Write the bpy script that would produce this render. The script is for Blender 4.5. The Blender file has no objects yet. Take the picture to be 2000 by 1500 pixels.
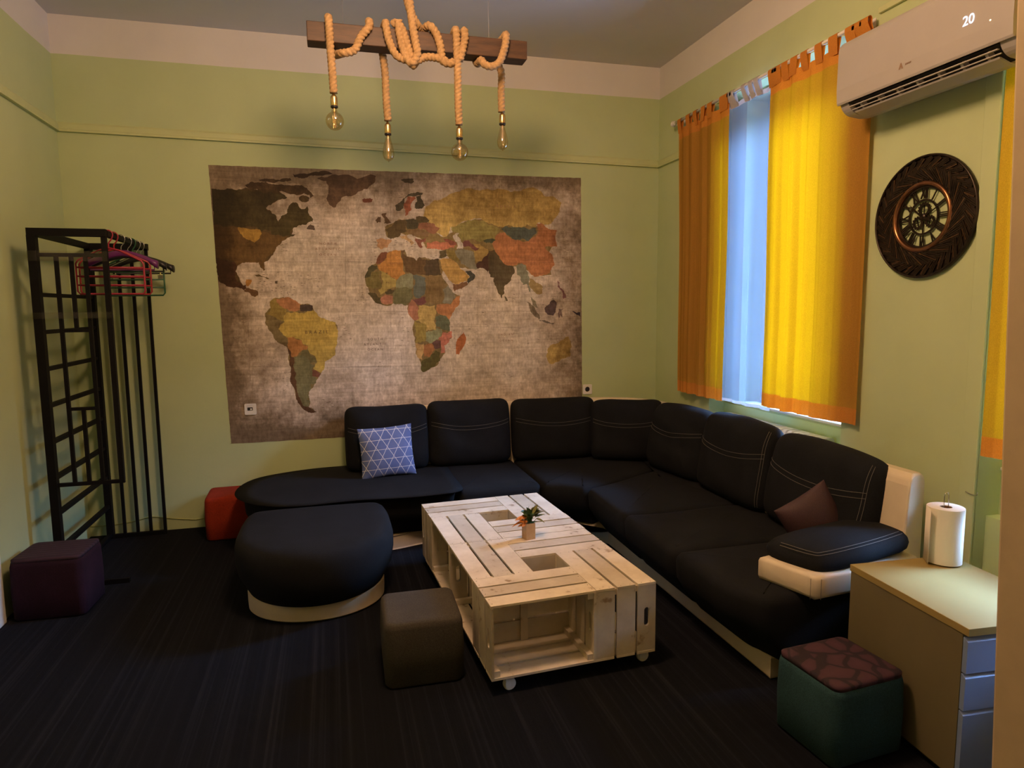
import bpy, bmesh, math, random
from mathutils import Vector, Matrix
from mathutils.geometry import tessellate_polygon
import numpy as np

random.seed(7)
PI = math.pi
SC = bpy.context.scene
COL = SC.collection

# ------------------------------------------------------------------ camera
CAM_POS = Vector((1.7130, -5.2573, 1.5937))
CR = Vector((0.96584957, -0.25890882, -0.01004104))
CU = Vector((0.03905244, 0.10715456, 0.99347512))
CF = Vector((0.25614353, 0.95993965, -0.1136062))
FPX = 1313.25
cam_data = bpy.data.cameras.new('camera')
cam_data.sensor_fit = 'HORIZONTAL'
cam_data.sensor_width = 36.0
cam_data.lens = FPX / 2000 * 36.0
cam_data.clip_start = 0.05
cam = bpy.data.objects.new('camera', cam_data)
COL.objects.link(cam)
cam.matrix_world = Matrix(((CR.x, CU.x, -CF.x, CAM_POS.x), (CR.y, CU.y, -CF.y, CAM_POS.y),
                           (CR.z, CU.z, -CF.z, CAM_POS.z), (0, 0, 0, 1)))
SC.camera = cam

def at(u, v, axis, val):
    """the point on the plane axis = val seen at photo pixel (u, v)"""
    d = CF * FPX + CR * (u - 1000) - CU * (v - 750)
    t = (val - CAM_POS[axis]) / d[axis]
    return CAM_POS + d * t

# ------------------------------------------------------------------ light, world, exposure
SC.view_settings.view_transform = 'Standard'
SC.view_settings.look = 'None'
SC.view_settings.gamma = 1.0
SC.view_settings.use_curve_mapping = False
SC.view_settings.exposure = 0.0
SC.cycles.max_bounces = 8
SC.cycles.diffuse_bounces = 5
SC.cycles.transparent_max_bounces = 12
SC.cycles.caustics_reflective = False
SC.cycles.caustics_refractive = False
SC.cycles.sample_clamp_indirect = 6.0
SC.cycles.use_denoising = True

world = bpy.data.worlds.new('daylight')
SC.world = world
world.use_nodes = True
bg = world.node_tree.nodes['Background']
# overcast daylight: bright towards the zenith, dimmer street side near the horizon
_wt = world.node_tree
_tc = _wt.nodes.new('ShaderNodeTexCoord')
_sx = _wt.nodes.new('ShaderNodeSeparateXYZ')
_rp = _wt.nodes.new('ShaderNodeValToRGB')
_wt.links.new(_tc.outputs['Generated'], _sx.inputs[0])
_mr = _wt.nodes.new('ShaderNodeMapRange')
_mr.inputs['From Min'].default_value = -1.0
_wt.links.new(_sx.outputs['Z'], _mr.inputs['Value'])
_wt.links.new(_mr.outputs[0], _rp.inputs[0])
_el = _rp.color_ramp.elements
for _ in range(3):
    _el.new(0.5)
for _e, (_p, _c) in zip(_el, ((0.30, (0.05, 0.08, 0.15)), (0.44, (0.005, 0.006, 0.007)), (0.655, (0.0036, 0.0048, 0.0057)), (0.74, (0.30, 0.53, 1.0)), (1.0, (0.30, 0.53, 1.0)))):
    _e.position = _p
    _e.color = (*_c, 1)
_wt.links.new(_rp.outputs[0], bg.inputs['Color'])
bg.inputs['Strength'].default_value = 250.0

def lamp(name, kind, loc, energy, color, **kw):
    d = bpy.data.lights.new(name, kind)
    d.energy = energy
    d.color = color
    for k, v in kw.items():
        setattr(d, k, v)
    o = bpy.data.objects.new(name, d)
    o.location = loc
    COL.objects.link(o)
    return o

WARM = (1.0, 0.59, 0.33)
lamp('ceiling_lamp_light', 'POINT', (2.05, -3.0, 3.29), 150, WARM, shadow_soft_size=0.22)
for _y0, _y1, _z0, _z1 in ((-2.12, -1.04, 0.9, 2.99), (-4.08, -3.12, 0.87, 2.99)):
    _p = lamp('window_portal', 'AREA', (4.86, (_y0 + _y1) / 2, (_z0 + _z1) / 2), 1, (1, 1, 1),
              shape='RECTANGLE', size=_z1 - _z0, size_y=_y1 - _y0)
    _p.rotation_euler = (0, PI / 2, 0)
    _p.data.cycles.is_portal = True

# ------------------------------------------------------------------ materials
def lin(c):
    return tuple(((x / 255) / 12.92 if x <= 10 else (((x / 255) + 0.055) / 1.055) ** 2.4) for x in c)

class NT:
    def __init__(s, name):
        s.m = bpy.data.materials.new(name)
        s.m.use_nodes = True
        s.t = s.m.node_tree
        s.n = s.t.nodes
        s.b = s.n['Principled BSDF']
        s.out = s.n['Material Output']
    def new(s, kind, **kw):
        x = s.n.new(kind)
        for k, v in kw.items():
            if hasattr(x, k) and not k.startswith('i_'):
                setattr(x, k, v)
            else:
                x.inputs[k[2:].replace('_', ' ')].default_value = v
        return x
    def link(s, a, b):
        s.t.links.new(a, b)
    def noise(s, scale, stretch=(1, 1, 1), detail=4, rough=0.6):
        tc = s.new('ShaderNodeTexCoord')
        mp = s.new('ShaderNodeMapping')
        mp.inputs['Scale'].default_value = stretch
        s.link(tc.outputs['Object'], mp.inputs['Vector'])
        nz = s.new('ShaderNodeTexNoise')
        nz.inputs['Scale'].default_value = scale
        nz.inputs['Detail'].default_value = detail
        nz.inputs['Roughness'].default_value = rough
        s.link(mp.outputs[0], nz.inputs['Vector'])
        return nz.outputs['Fac']
    def ramp(s, fac, stops):
        r = s.new('ShaderNodeValToRGB')
        el = r.color_ramp.elements
        while len(el) < len(stops):
            el.new(0.5)
        for e, (p, c) in zip(el, stops):
            e.position = p
            e.color = (*c, 1) if len(c) == 3 else c
        s.link(fac, r.inputs['Fac'])
        return r.outputs['Color']
    def mix(s, a, b, fac, mode='MIX'):
        x = s.new('ShaderNodeMix', data_type='RGBA', blend_type=mode)
        for sock, v in ((x.inputs[6], a), (x.inputs[7], b), (x.inputs[0], fac)):
            if hasattr(v, 'links') or hasattr(v, 'is_linked'):
                s.link(v, sock)
            elif isinstance(v, (int, float)):
                sock.default_value = v
            else:
                sock.default_value = (*v, 1)
        return x.outputs[2]
    def math(s, op, a, b=0.0):
        x = s.new('ShaderNodeMath', operation=op)
        for i, v in enumerate((a, b)):
            if isinstance(v, (int, float)):
                x.inputs[i].default_value = v
            else:
                s.link(v, x.inputs[i])
        return x.outputs[0]
    def bump(s, h, strength=0.2, dist=0.002):
        b = s.new('ShaderNodeBump')
        b.inputs['Strength'].default_value = strength
        b.inputs['Distance'].default_value = dist
        s.link(h, b.inputs['Height'])
        s.link(b.outputs[0], s.b.inputs['Normal'])

def plain(name, c, rough=0.6, metal=0.0, var=0.08, scale=6.0, bump=0.0, bscale=200, stretch=(1, 1, 1), spec=0.5):
    t = NT(name)
    n = t.noise(scale, stretch)
    lo = tuple(x * (1 - var) for x in c)
    hi = tuple(min(1, x * (1 + var)) for x in c)
    t.link(t.ramp(n, [(0.3, lo), (0.7, hi)]), t.b.inputs['Base Color'])
    t.b.inputs['Roughness'].default_value = rough
    t.b.inputs['Metallic'].default_value = metal
    t.b.inputs['Specular IOR Level'].default_value = spec
    if bump:
        t.bump(t.noise(bscale, stretch, 3), bump)
    return t.m

def wall_paint():
    t = NT('green_wall_paint')
    tc = t.new('ShaderNodeTexCoord')
    sx = t.new('ShaderNodeSeparateXYZ')
    geo = t.new('ShaderNodeNewGeometry')
    t.link(geo.outputs['Position'], sx.inputs[0])
    n = t.noise(1.3, (1, 1, 1), 5)
    g = t.ramp(n, [(0.3, (0.445, 0.53, 0.29)), (0.7, (0.505, 0.595, 0.33))])
    wob = t.math('MULTIPLY', t.math('SUBTRACT', t.noise(2.0), 0.5), 0.012)
    z = t.math('ADD', sx.outputs['Z'], wob)
    f = t.math('GREATER_THAN', z, 3.281)
    w = t.ramp(n, [(0.3, (0.62, 0.60, 0.58)), (0.7, (0.70, 0.68, 0.66))])
    t.link(t.mix(g, w, f), t.b.inputs['Base Color'])
    t.b.inputs['Roughness'].default_value = 0.75
    t.bump(t.noise(60, (1, 1, 1), 6), 0.15, 0.004)
    return t.m

def carpet():
    t = NT('striped_carpet')
    n1 = t.noise(1.0, (70, 0.25, 1), 2)
    n2 = t.noise(1.0, (22, 0.15, 1), 2)
    n3 = t.noise(400, (1, 1, 1), 2)
    st = t.ramp(n1, [(0.42, (0.0036, 0.0045, 0.0072)), (0.54, (0.0050, 0.0060, 0.0094)), (0.66, (0.0110, 0.0122, 0.0172))])
    st2 = t.ramp(n2, [(0.4, (0.85, 0.85, 0.9)), (0.65, (1.12, 1.05, 1.0))])
    c = t.mix(st, st2, 1.0, 'MULTIPLY')
    c = t.mix(c, t.ramp(n3, [(0.3, (0.6, 0.6, 0.6)), (0.7, (1.3, 1.3, 1.3))]), 1.0, 'MULTIPLY')
    t.link(c, t.b.inputs['Base Color'])
    t.b.inputs['Roughness'].default_value = 0.95
    t.b.inputs['Specular IOR Level'].default_value = 0.15
    t.bump(n3, 0.5, 0.004)
    return t.m

def fabric(name, c, var=0.25, wscale=260, rough=0.92, spec=0.2, bump=0.35):
    t = NT(name)
    n = t.noise(5, (1, 1, 1), 5)
    lo = tuple(x * (1 - var) for x in c)
    hi = tuple(min(1, x * (1 + var)) for x in c)
    a = t.ramp(n, [(0.3, lo), (0.7, hi)])
    w = t.noise(wscale, (1, 1, 1), 2)
    t.link(t.mix(a, t.ramp(w, [(0.3, (0.7,) * 3), (0.7, (1.25,) * 3)]), 1.0, 'MULTIPLY'), t.b.inputs['Base Color'])
    t.b.inputs['Roughness'].default_value = rough
    t.b.inputs['Specular IOR Level'].default_value = spec
    t.bump(w, bump, 0.002)
    return t.m

def wood(name, c1, c2, scale=9, stretch=(1, 1, 1), rough=0.6, island=0.25):
    t = NT(name)
    n = t.noise(scale, stretch, 6, 0.65)
    a = t.ramp(n, [(0.3, c1), (0.68, c2)])
    geo = t.new('ShaderNodeNewGeometry')
    isl = t.ramp(geo.outputs['Random Per Island'], [(0, (1 - island,) * 3), (1, (1 + island * 0.5,) * 3)])
    kn = t.ramp(t.noise(14, (1, 1, 1), 3), [(0.27, (0.55, 0.45, 0.35)), (0.36, (1, 1, 1))])
    t.link(t.mix(t.mix(a, isl, 1.0, 'MULTIPLY'), kn, 1.0, 'MULTIPLY'), t.b.inputs['Base Color'])
    t.b.inputs['Roughness'].default_value = rough
    t.bump(n, 0.25, 0.003)
    return t.m

def cloth(name, c, trans, see=0.0, weave=300, tfac=0.6):
    """curtain fabric: diffuse front, light comes through it"""
    t = NT(name)
    n = t.noise(weave, (1, 1, 0.6), 2)
    v = t.ramp(n, [(0.3, (0.86,) * 3), (0.7, (1.08,) * 3)])
    d = t.new('ShaderNodeBsdfDiffuse')
    t.link(t.mix(c, v, 1.0, 'MULTIPLY'), d.inputs['Color'])
    tr = t.new('ShaderNodeBsdfTranslucent')
    t.link(t.mix(trans, v, 1.0, 'MULTIPLY'), tr.inputs['Color'])
    mx = t.new('ShaderNodeMixShader')
    mx.inputs[0].default_value = tfac
    t.link(d.outputs[0], mx.inputs[1])
    t.link(tr.outputs[0], mx.inputs[2])
    last = mx
    if see:
        tp = t.new('ShaderNodeBsdfTransparent')
        m2 = t.new('ShaderNodeMixShader')
        m2.inputs[0].default_value = see
        t.link(mx.outputs[0], m2.inputs[1])
        t.link(tp.outputs[0], m2.inputs[2])
        last = m2
    t.link(last.outputs[0], t.out.inputs['Surface'])
    return t.m

def glass(name, tint=(1, 1, 1), gl=0.1, rough=0.02, fresnel=True):
    t = NT(name)
    tp = t.new('ShaderNodeBsdfTransparent')
    tp.inputs[0].default_value = (*tint, 1)
    g = t.new('ShaderNodeBsdfGlossy')
    g.inputs['Roughness'].default_value = rough
    fr = t.new('ShaderNodeFresnel')
    fr.inputs['IOR'].default_value = 1.5
    f = t.math('ADD', fr.outputs[0] if fresnel else 0.0, gl)
    mx = t.new('ShaderNodeMixShader')
    t.link(f, mx.inputs[0])
    t.link(tp.outputs[0], mx.inputs[1])
    t.link(g.outputs[0], mx.inputs[2])
    t.link(mx.outputs[0], t.out.inputs['Surface'])
    return t.m

def emit(name, c, s):
    t = NT(name)
    t.b.inputs['Base Color'].default_value = (*c, 1)
    t.b.inputs['Emission Color'].default_value = (*c, 1)
    t.b.inputs['Emission Strength'].default_value = s
    return t.m

M = {}
M['wall'] = wall_paint()
M['rail'] = plain('green_rail_paint', (0.52, 0.58, 0.30), 0.45, var=0.04)
M['ceiling'] = plain('white_ceiling_paint', (0.62, 0.61, 0.60), 0.85, var=0.03, scale=2, bump=0.1, bscale=70)
M['carpet'] = carpet()
M['white_paint'] = plain('white_gloss_paint', (0.72, 0.71, 0.69), 0.4, var=0.04)
M['jamb'] = plain('cream_jamb_paint', (0.52, 0.40, 0.25), 0.55, var=0.08, scale=9, bump=0.1, bscale=120)
M['teal_paint'] = plain('pale_green_niche_paint', (0.52, 0.66, 0.36), 0.6, var=0.04)
M['black'] = fabric('black_sofa_fabric', (0.0084, 0.0092, 0.0112))
M['leather'] = plain('cream_leatherette', (0.70, 0.60, 0.44), 0.45, var=0.06, bump=0.15, bscale=160)
M['thread'] = plain('grey_thread', (0.16, 0.15, 0.13), 0.8)
M['grey_fab'] = fabric('olive_grey_fabric', (0.060, 0.054, 0.044), 0.12)
M['red_fab'] = fabric('red_fabric', (0.27, 0.028, 0.010), 0.15)
M['purple_fab'] = fabric('purple_velvet', (0.020, 0.0065, 0.0155), 0.3)
M['teal_fab'] = fabric('teal_fabric', (0.024, 0.062, 0.070), 0.15)
M['plum'] = fabric('plum_satin', (0.048, 0.021, 0.026), 0.2, rough=0.6, spec=0.4)
M['crate'] = wood('whitewashed_pine', (0.56, 0.47, 0.345), (0.74, 0.655, 0.52), 7, (1, 1, 1))
M['beam'] = wood('dark_beam_wood', (0.036, 0.016, 0.007), (0.085, 0.038, 0.016), 6, (1.2, 9, 9), 0.55, 0.0)
M['rope'] = plain('jute_rope', (0.40, 0.255, 0.12), 0.9, var=0.25, scale=60, bump=0.5, bscale=300)
M['brass'] = plain('brass', (0.75, 0.55, 0.25), 0.25, 1.0, var=0.05)
M['dark'] = plain('dark_plastic', (0.012, 0.012, 0.012), 0.4)
M['bulb'] = glass('amber_bulb_glass', (0.93, 0.84, 0.66), 0.16, 0.08, False)
M['filament'] = plain('bulb_filament_support', (0.75, 0.60, 0.38), 0.3, 0.6)
M['steel'] = plain('steel_wire', (0.6, 0.6, 0.6), 0.25, 1.0)
M['black_metal'] = plain('black_painted_steel', (0.0045, 0.0042, 0.005), 0.6, 0.0, spec=0.15)
M['pink'] = plain('pink_plastic', (0.30, 0.018, 0.045), 0.4)
M['red_plastic'] = plain('red_plastic', (0.26, 0.012, 0.018), 0.4)
M['violet'] = plain('violet_plastic', (0.13, 0.02, 0.14), 0.4)
M['green_plastic'] = plain('green_plastic', (0.02, 0.10, 0.05), 0.4)
M['orange'] = cloth('orange_curtain_cloth', (0.74, 0.39, 0.075), (0.33, 0.128, 0.0005), tfac=0.55)
M['orange_hem'] = cloth('orange_curtain_hem', (0.72, 0.30, 0.06), (0.40, 0.075, 0.002), tfac=0.3)
M['sheer'] = cloth('white_sheer_cloth', (0.60, 0.62, 0.66), (0.09, 0.12, 0.16), see=0.45, tfac=0.75)
M['sheer_hem'] = cloth('white_sheer_heading', (0.70, 0.66, 0.64), (0.25, 0.25, 0.27), tfac=0.35)
M['glass'] = glass('window_glass', (0.97, 0.99, 0.98), 0.0)
M['radiator'] = plain('white_radiator_enamel', (0.80, 0.80, 0.80), 0.35, var=0.02)
M['ac'] = plain('white_ac_plastic', (0.39, 0.37, 0.35), 0.38, var=0.03)
M['ac_dark'] = plain('dark_outlet', (0.018, 0.015, 0.014), 0.6)
M['display'] = emit('blue_white_display', (0.75, 0.86, 1.0), 2.2)
M['indicator'] = emit('indicator_light', (1.0, 0.85, 0.6), 1.6)
M['badge'] = plain('grey_badge', (0.25, 0.16, 0.10), 0.5)
M['clock_dark'] = plain('dark_bronze', (0.030, 0.020, 0.013), 0.35, 0.6, var=0.5, scale=25)
M['clock_copper'] = plain('antique_copper', (0.28, 0.13, 0.06), 0.28, 0.9, var=0.3, scale=20)
M['clock_hi'] = plain('worn_bronze', (0.12, 0.07, 0.04), 0.35, 0.8, var=0.4, scale=40)
M['cab_top'] = plain('cabinet_top_laminate', (0.30, 0.225, 0.080), 0.7, var=0.03, spec=0.1)
M['cab_side'] = plain('cabinet_side_laminate', (0.150, 0.125, 0.062), 0.5, var=0.06, bump=0.05)
M['drawer'] = plain('grey_drawer_laminate', (0.20, 0.27, 0.44), 0.35, var=0.03)
M['paper'] = plain('white_paper', (0.80, 0.74, 0.62), 0.9, var=0.03, bump=0.3, bscale=70)
M['card'] = plain('brown_card', (0.22, 0.11, 0.05), 0.8)
M['pot'] = wood('light_pot_wood', (0.55, 0.36, 0.20), (0.68, 0.47, 0.28), 20)
M['leaf'] = plain('green_leaf', (0.055, 0.115, 0.035), 0.45, var=0.4, scale=40)
M['leaf_olive'] = plain('olive_leaf', (0.16, 0.16, 0.05), 0.5, var=0.4, scale=40)
M['leaf_orange'] = plain('orange_leaf', (0.55, 0.20, 0.04), 0.5, var=0.35, scale=40)
M['socket'] = plain('white_socket_plastic', (0.78, 0.77, 0.74), 0.3, var=0.02)
M['tape'] = glass('clear_tape', (0.93, 0.91, 0.86), 0.03, 0.2, False)
M['sticker'] = plain('cream_sticker', (0.6, 0.5, 0.35), 0.6)
M['cable'] = plain('painted_cable', (0.40, 0.44, 0.16), 0.5)

# ------------------------------------------------------------------ mesh helpers
class MB:
    def __init__(s):
        s.v, s.f, s.m = [], [], []
        s.col = None
    def add(s, verts, faces, mat=0, mtx=None):
        o = len(s.v)
        for p in verts:
            p = Vector(p)
            s.v.append(mtx @ p if mtx else p)
        for f in faces:
            s.f.append([i + o for i in f])
            s.m.append(mat)
        return s
    def box(s, c, d, mat=0, mtx=None):
        x, y, z = (k / 2 for k in d)
        vs = [(c[0] + i * x, c[1] + j * y, c[2] + k * z) for i in (-1, 1) for j in (-1, 1) for k in (-1, 1)]
        fs = [(0, 1, 3, 2), (4, 6, 7, 5), (0, 4, 5, 1), (2, 3, 7, 6), (0, 2, 6, 4), (1, 5, 7, 3)]
        return s.add(vs, fs, mat, mtx)
    def span(s, a, b, mat=0, mtx=None):
        return s.box([(a[i] + b[i]) / 2 for i in range(3)], [abs(b[i] - a[i]) for i in range(3)], mat, mtx)
    def bar(s, a, b, w, h=None, mat=0):
        """square bar from a to b"""
        a, b = Vector(a), Vector(b)
        h = h or w
        d = (b - a)
        L = d.length
        q = d.to_track_quat('Z', 'Y').to_matrix().to_4x4()
        up = Vector((0, 0, 1)) if abs(d.normalized().z) < 0.9 else Vector((0, 1, 0))
        z = d.normalized()
        x = up.cross(z).normalized()
        y = z.cross(x)
        q = Matrix(((x.x, y.x, z.x, 0), (x.y, y.y, z.y, 0), (x.z, y.z, z.z, 0), (0, 0, 0, 1)))
        return s.box((0, 0, 0), (w, h, L), mat, Matrix.Translation((a + b) / 2) @ q)
    def tube(s, path, r, n=8, mat=0, closed=False, lobes=0, twist=0.0, caps=True):
        P = [Vector(p) for p in path]
        N = len(P)
        T = []
        for i in range(N):
            if closed:
                t = P[(i + 1) % N] - P[i - 1]
            else:
                t = P[min(i + 1, N - 1)] - P[max(i - 1, 0)]
            T.append(t.normalized() if t.length > 1e-9 else Vector((0, 0, 1)))
        up = Vector((0, 0, 1)) if abs(T[0].z) < 0.9 else Vector((1, 0, 0))
        x = up.cross(T[0]).normalized()
        vs, fs = [], []
        L = 0
        for i in range(N):
            if i:
                L += (P[i] - P[i - 1]).length
            x = (x - T[i] * x.dot(T[i])).normalized()
            y = T[i].cross(x)
            rr = r(i / (N - 1)) if callable(r) else r
            for k in range(n):
                a = 2 * PI * k / n
                q = rr
                if lobes:
                    q = rr * (0.76 + 0.30 * abs(math.cos(lobes * (a + twist * L) / 2)) ** 0.8)
                vs.append(P[i] + x * math.cos(a) * q + y * math.sin(a) * q)
        for i in range(N - 1 if not closed else N):
            for k in range(n):
                a, b = i * n + k, i * n + (k + 1) % n
                c, d = ((i + 1) % N) * n + (k + 1) % n, ((i + 1) % N) * n + k
                fs.append((a, b, c, d))
        if caps and not closed:
            fs.append(tuple(range(n - 1, -1, -1)))
            fs.append(tuple((N - 1) * n + k for k in range(n)))
        return s.add(vs, fs, mat)
    def lathe(s, prof, n=32, mat=0, mtx=None):
        """(r, z) profile around Z"""
        vs, fs = [], []
        for r, z in prof:
            for k in range(n):
                a = 2 * PI * k / n
                vs.append((r * math.cos(a), r * math.sin(a), z))
        for i in range(len(prof) - 1):
            for k in range(n):
                fs.append((i * n + k, i * n + (k + 1) % n, (i + 1) * n + (k + 1) % n, (i + 1) * n + k))
        if prof[0][0] > 1e-5:
            fs.append(tuple(range(n - 1, -1, -1)))
        if prof[-1][0] > 1e-5:
            fs.append(tuple((len(prof) - 1) * n + k for k in range(n)))
        return s.add(vs, fs, mat, mtx)
    def ring(s, prof, n=48, mat=0, mtx=None):
        """closed (r, z) profile around Z, no caps"""
        vs, fs = [], []
        m = len(prof)
        for r, z in prof:
            for k in range(n):
                a = 2 * PI * k / n
                vs.append((r * math.cos(a), r * math.sin(a), z))
        for i in range(m):
            j = (i + 1) % m
            for k in range(n):
                fs.append((i * n + k, i * n + (k + 1) % n, j * n + (k + 1) % n, j * n + k))
        return s.add(vs, fs, mat, mtx)
    def prism(s, outer, t, holes=(), mat=0, mtx=None):
        """polygon in xy with holes, thick along z from 0 to t"""
        loops = [[Vector((x, y, 0)) for x, y in outer]] + [[Vector((x, y, 0)) for x, y in h] for h in holes]
        tri = tessellate_polygon(loops)
        flat = [p for l in loops for p in l]
        N = len(flat)
        vs = [(p.x, p.y, 0) for p in flat] + [(p.x, p.y, t) for p in flat]
        fs = [tuple(f) for f in tri] + [tuple(i + N for i in reversed(f)) for f in tri]
        o = 0
        for l in loops:
            n = len(l)
            for k in range(n):
                a, b = o + k, o + (k + 1) % n
                fs.append((a, b, b + N, a + N))
            o += n
        return s.add(vs, fs, mat, mtx)
    def pillow(s, w, h, t, a=8.0, b=0.5, pinch=0.0, n=28, mat=0, mtx=None, sag=0.0, seed=0, wr=0.0, rc=0.0):
        """cushion in local xz (width, height), thick along y, front at -y"""
        rnd = random.Random(seed)
        ph = [rnd.uniform(0, 6.28) for _ in range(8)]
        fr = [rnd.uniform(2, 6) for _ in range(8)]
        vs, fs = [], []
        def thick(u, v):
            return t / 2 * (max(0, (1 - abs(u) ** a)) * max(0, (1 - abs(v) ** a))) ** b
        def pos(u, v, side):
            k = 1 - pinch * (1 - u * u) * abs(v) ** 3 - rc * abs(u) ** 12
            k2 = 1 - pinch * (1 - v * v) * abs(u) ** 3 - rc * abs(v) ** 12
            x, z = u * w / 2 * k2, v * h / 2 * k
            z -= sag * (1 - u * u) * (v > 0) * v
            wv = sum(math.sin(fr[i] * (u if i % 2 else v) * 1.7 + ph[i] + fr[i - 1] * 0.6 * (v if i % 2 else u)) for i in range(8)) / 8
            y = side * thick(u, v) * (1 + wr * wv)
            z += wr * 0.03 * wv
            return (x, y, z)
        def param(i):
            q = -1 + 2 * i / n
            return math.sin(q * PI / 2) if True else q
        idx = {}
        for side in (-1, 1):
            for i in range(n + 1):
                for j in range(n + 1):
                    e = i in (0, n) or j in (0, n)
                    key = (i, j, 0 if e else side)
                    if key not in idx:
                        idx[key] = len(vs)
                        vs.append(pos(param(i), param(j), side))
        for side in (-1, 1):
            for i in range(n):
                for j in range(n):
                    q = []
                    for (p, r) in ((i, j), (i + 1, j), (i + 1, j + 1), (i, j + 1)):
                        e = p in (0, n) or r in (0, n)
                        q.append(idx[(p, r, 0 if e else side)])
                    fs.append(tuple(q if side < 0 else q[::-1]))
        s.pos = pos
        return s.add(vs, fs, mat, mtx)
    def slab(s, outline, levels, mat=0, dome=0.0, cap_rings=6):
        """upholstered slab: outline CCW list of xy; levels = [(z, inset or (inset vector func))]"""
        P = [Vector((x, y)) for x, y in outline]
        N = len(P)
        nrm = []
        for i in range(N):
            t = P[(i + 1) % N] - P[i - 1]
            t.normalize()
            nrm.append(Vector((-t.y, t.x)))
        cx = sum((p.x for p in P)) / N
        cy = sum((p.y for p in P)) / N
        vs, fs = [], []
        for z, ins in levels:
            for i in range(N):
                k = ins(P[i]) if callable(ins) else ins
                q = P[i] + (k if isinstance(k, Vector) else nrm[i] * k)
                vs.append((q.x, q.y, z))
        R = len(levels)
        top = vs[-N:]
        zt = levels[-1][0]
        for c in range(1, cap_rings + 1):
            f = 1 - c / (cap_rings + 0.6)
            for (x, y, z) in top:
                vs.append((cx + (x - cx) * f, cy + (y - cy) * f, zt + dome * (1 - f * f)))
        R += cap_rings
        for r in range(R - 1):
            for i in range(N):
                j = (i + 1) % N
                fs.append((r * N + i, r * N + j, (r + 1) * N + j, (r + 1) * N + i))
        fs.append(tuple(range(N - 1, -1, -1)))
        fs.append(tuple((R - 1) * N + i for i in range(N)))
        return s.add(vs, fs, mat)
    def build(s, name, mat, parent=None, smooth=False, bevel=0.0, seg=2, at=None, subsurf=0):
        root = parent
        while root is not None and root.parent is not None:
            root = root.parent
        org = Vector(root.location) if root is not None else (Vector(at) if at else Vector((0, 0, 0)))
        me = bpy.data.meshes.new(name)
        me.from_pydata([tuple(p - org) for p in s.v], [], s.f)
        mats = mat if isinstance(mat, (list, tuple)) else [mat]
        for x in mats:
            me.materials.append(x)
        if len(mats) > 1:
            me.polygons.foreach_set('material_index', s.m)
        me.update()
        bm = bmesh.new()
        bm.from_mesh(me)
        bmesh.ops.recalc_face_normals(bm, faces=bm.faces)
        bm.to_mesh(me)
        bm.free()
        if smooth:
            me.polygons.foreach_set('use_smooth', [True] * len(me.polygons))
        o = bpy.data.objects.new(name, me)
        COL.objects.link(o)
        if parent is not None:
            o.parent = parent
        else:
            o.location = org
        if bevel:
            b = o.modifiers.new('soft_edges', 'BEVEL')
            b.width = bevel
            b.segments = seg
            b.limit_method = 'ANGLE'
            b.angle_limit = math.radians(35)
        if subsurf:
            q = o.modifiers.new('smooth', 'SUBSURF')
            q.levels = q.render_levels = subsurf
        if smooth == 'auto':
            pass
        return o

def tag(o, label, cat, group=None):
    o['label'] = label
    o['category'] = cat
    if group:
        o['group'] = group
    return o

def thing(name, label, cat, loc, group=None):
    o = bpy.data.objects.new(name, None)
    o.empty_display_size = 0.1
    o.location = loc
    COL.objects.link(o)
    return tag(o, label, cat, group)

def structure(name, mb, mat, parent=None, **kw):
    o = mb.build(name, mat, parent, **kw)
    if parent is None:
        o['kind'] = 'structure'
    return o

def text_mesh(body, size, mtx, name, mat, parent, extrude=0.0, spacing=1.0, bold=0.0):
    cu = bpy.data.curves.new(name, 'FONT')
    cu.body = body
    cu.size = size
    cu.align_x = 'CENTER'
    cu.align_y = 'CENTER'
    cu.extrude = extrude
    cu.offset = bold
    cu.space_character = spacing
    tmp = bpy.data.objects.new(name, cu)
    COL.objects.link(tmp)
    dg = bpy.context.evaluated_depsgraph_get()
    me = bpy.data.meshes.new_from_object(tmp.evaluated_get(dg))
    bpy.data.objects.remove(tmp)
    mb = MB()
    mb.add([mtx @ v.co for v in me.vertices], [tuple(p.vertices) for p in me.polygons])
    bpy.data.meshes.remove(me)
    if mat is None:
        return mb
    return mb.build(name, mat, parent)

def chaikin(pts, k=2, closed=True):
    P = [Vector(p) for p in pts]
    for _ in range(k):
        Q = []
        n = len(P)
        for i in range(n if closed else n - 1):
            a, b = P[i], P[(i + 1) % n]
            Q += [a * 0.75 + b * 0.25, a * 0.25 + b * 0.75]
        P = Q if closed else [P[0]] + Q + [P[-1]]
    return P

def catmull(pts, per=8):
    P = [Vector(p) for p in pts]
    P = [P[0] * 2 - P[1]] + P + [P[-1] * 2 - P[-2]]
    out = []
    for i in range(1, len(P) - 2):
        a, b, c, d = P[i - 1], P[i], P[i + 1], P[i + 2]
        for k in range(per):
            t = k / per
            out.append(0.5 * ((2 * b) + (c - a) * t + (2 * a - 5 * b + 4 * c - d) * t * t + (3 * b - a - 3 * c + d) * t ** 3))
    out.append(P[-2])
    return out

def resample(pts, step):
    """closed polyline, even spacing"""
    P = [Vector(p) for p in pts]
    out = []
    n = len(P)
    for i in range(n):
        a, b = P[i], P[(i + 1) % n]
        m = max(1, int((b - a).length / step))
        for k in range(m):
            out.append(a.lerp(b, k / m))
    return out

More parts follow.
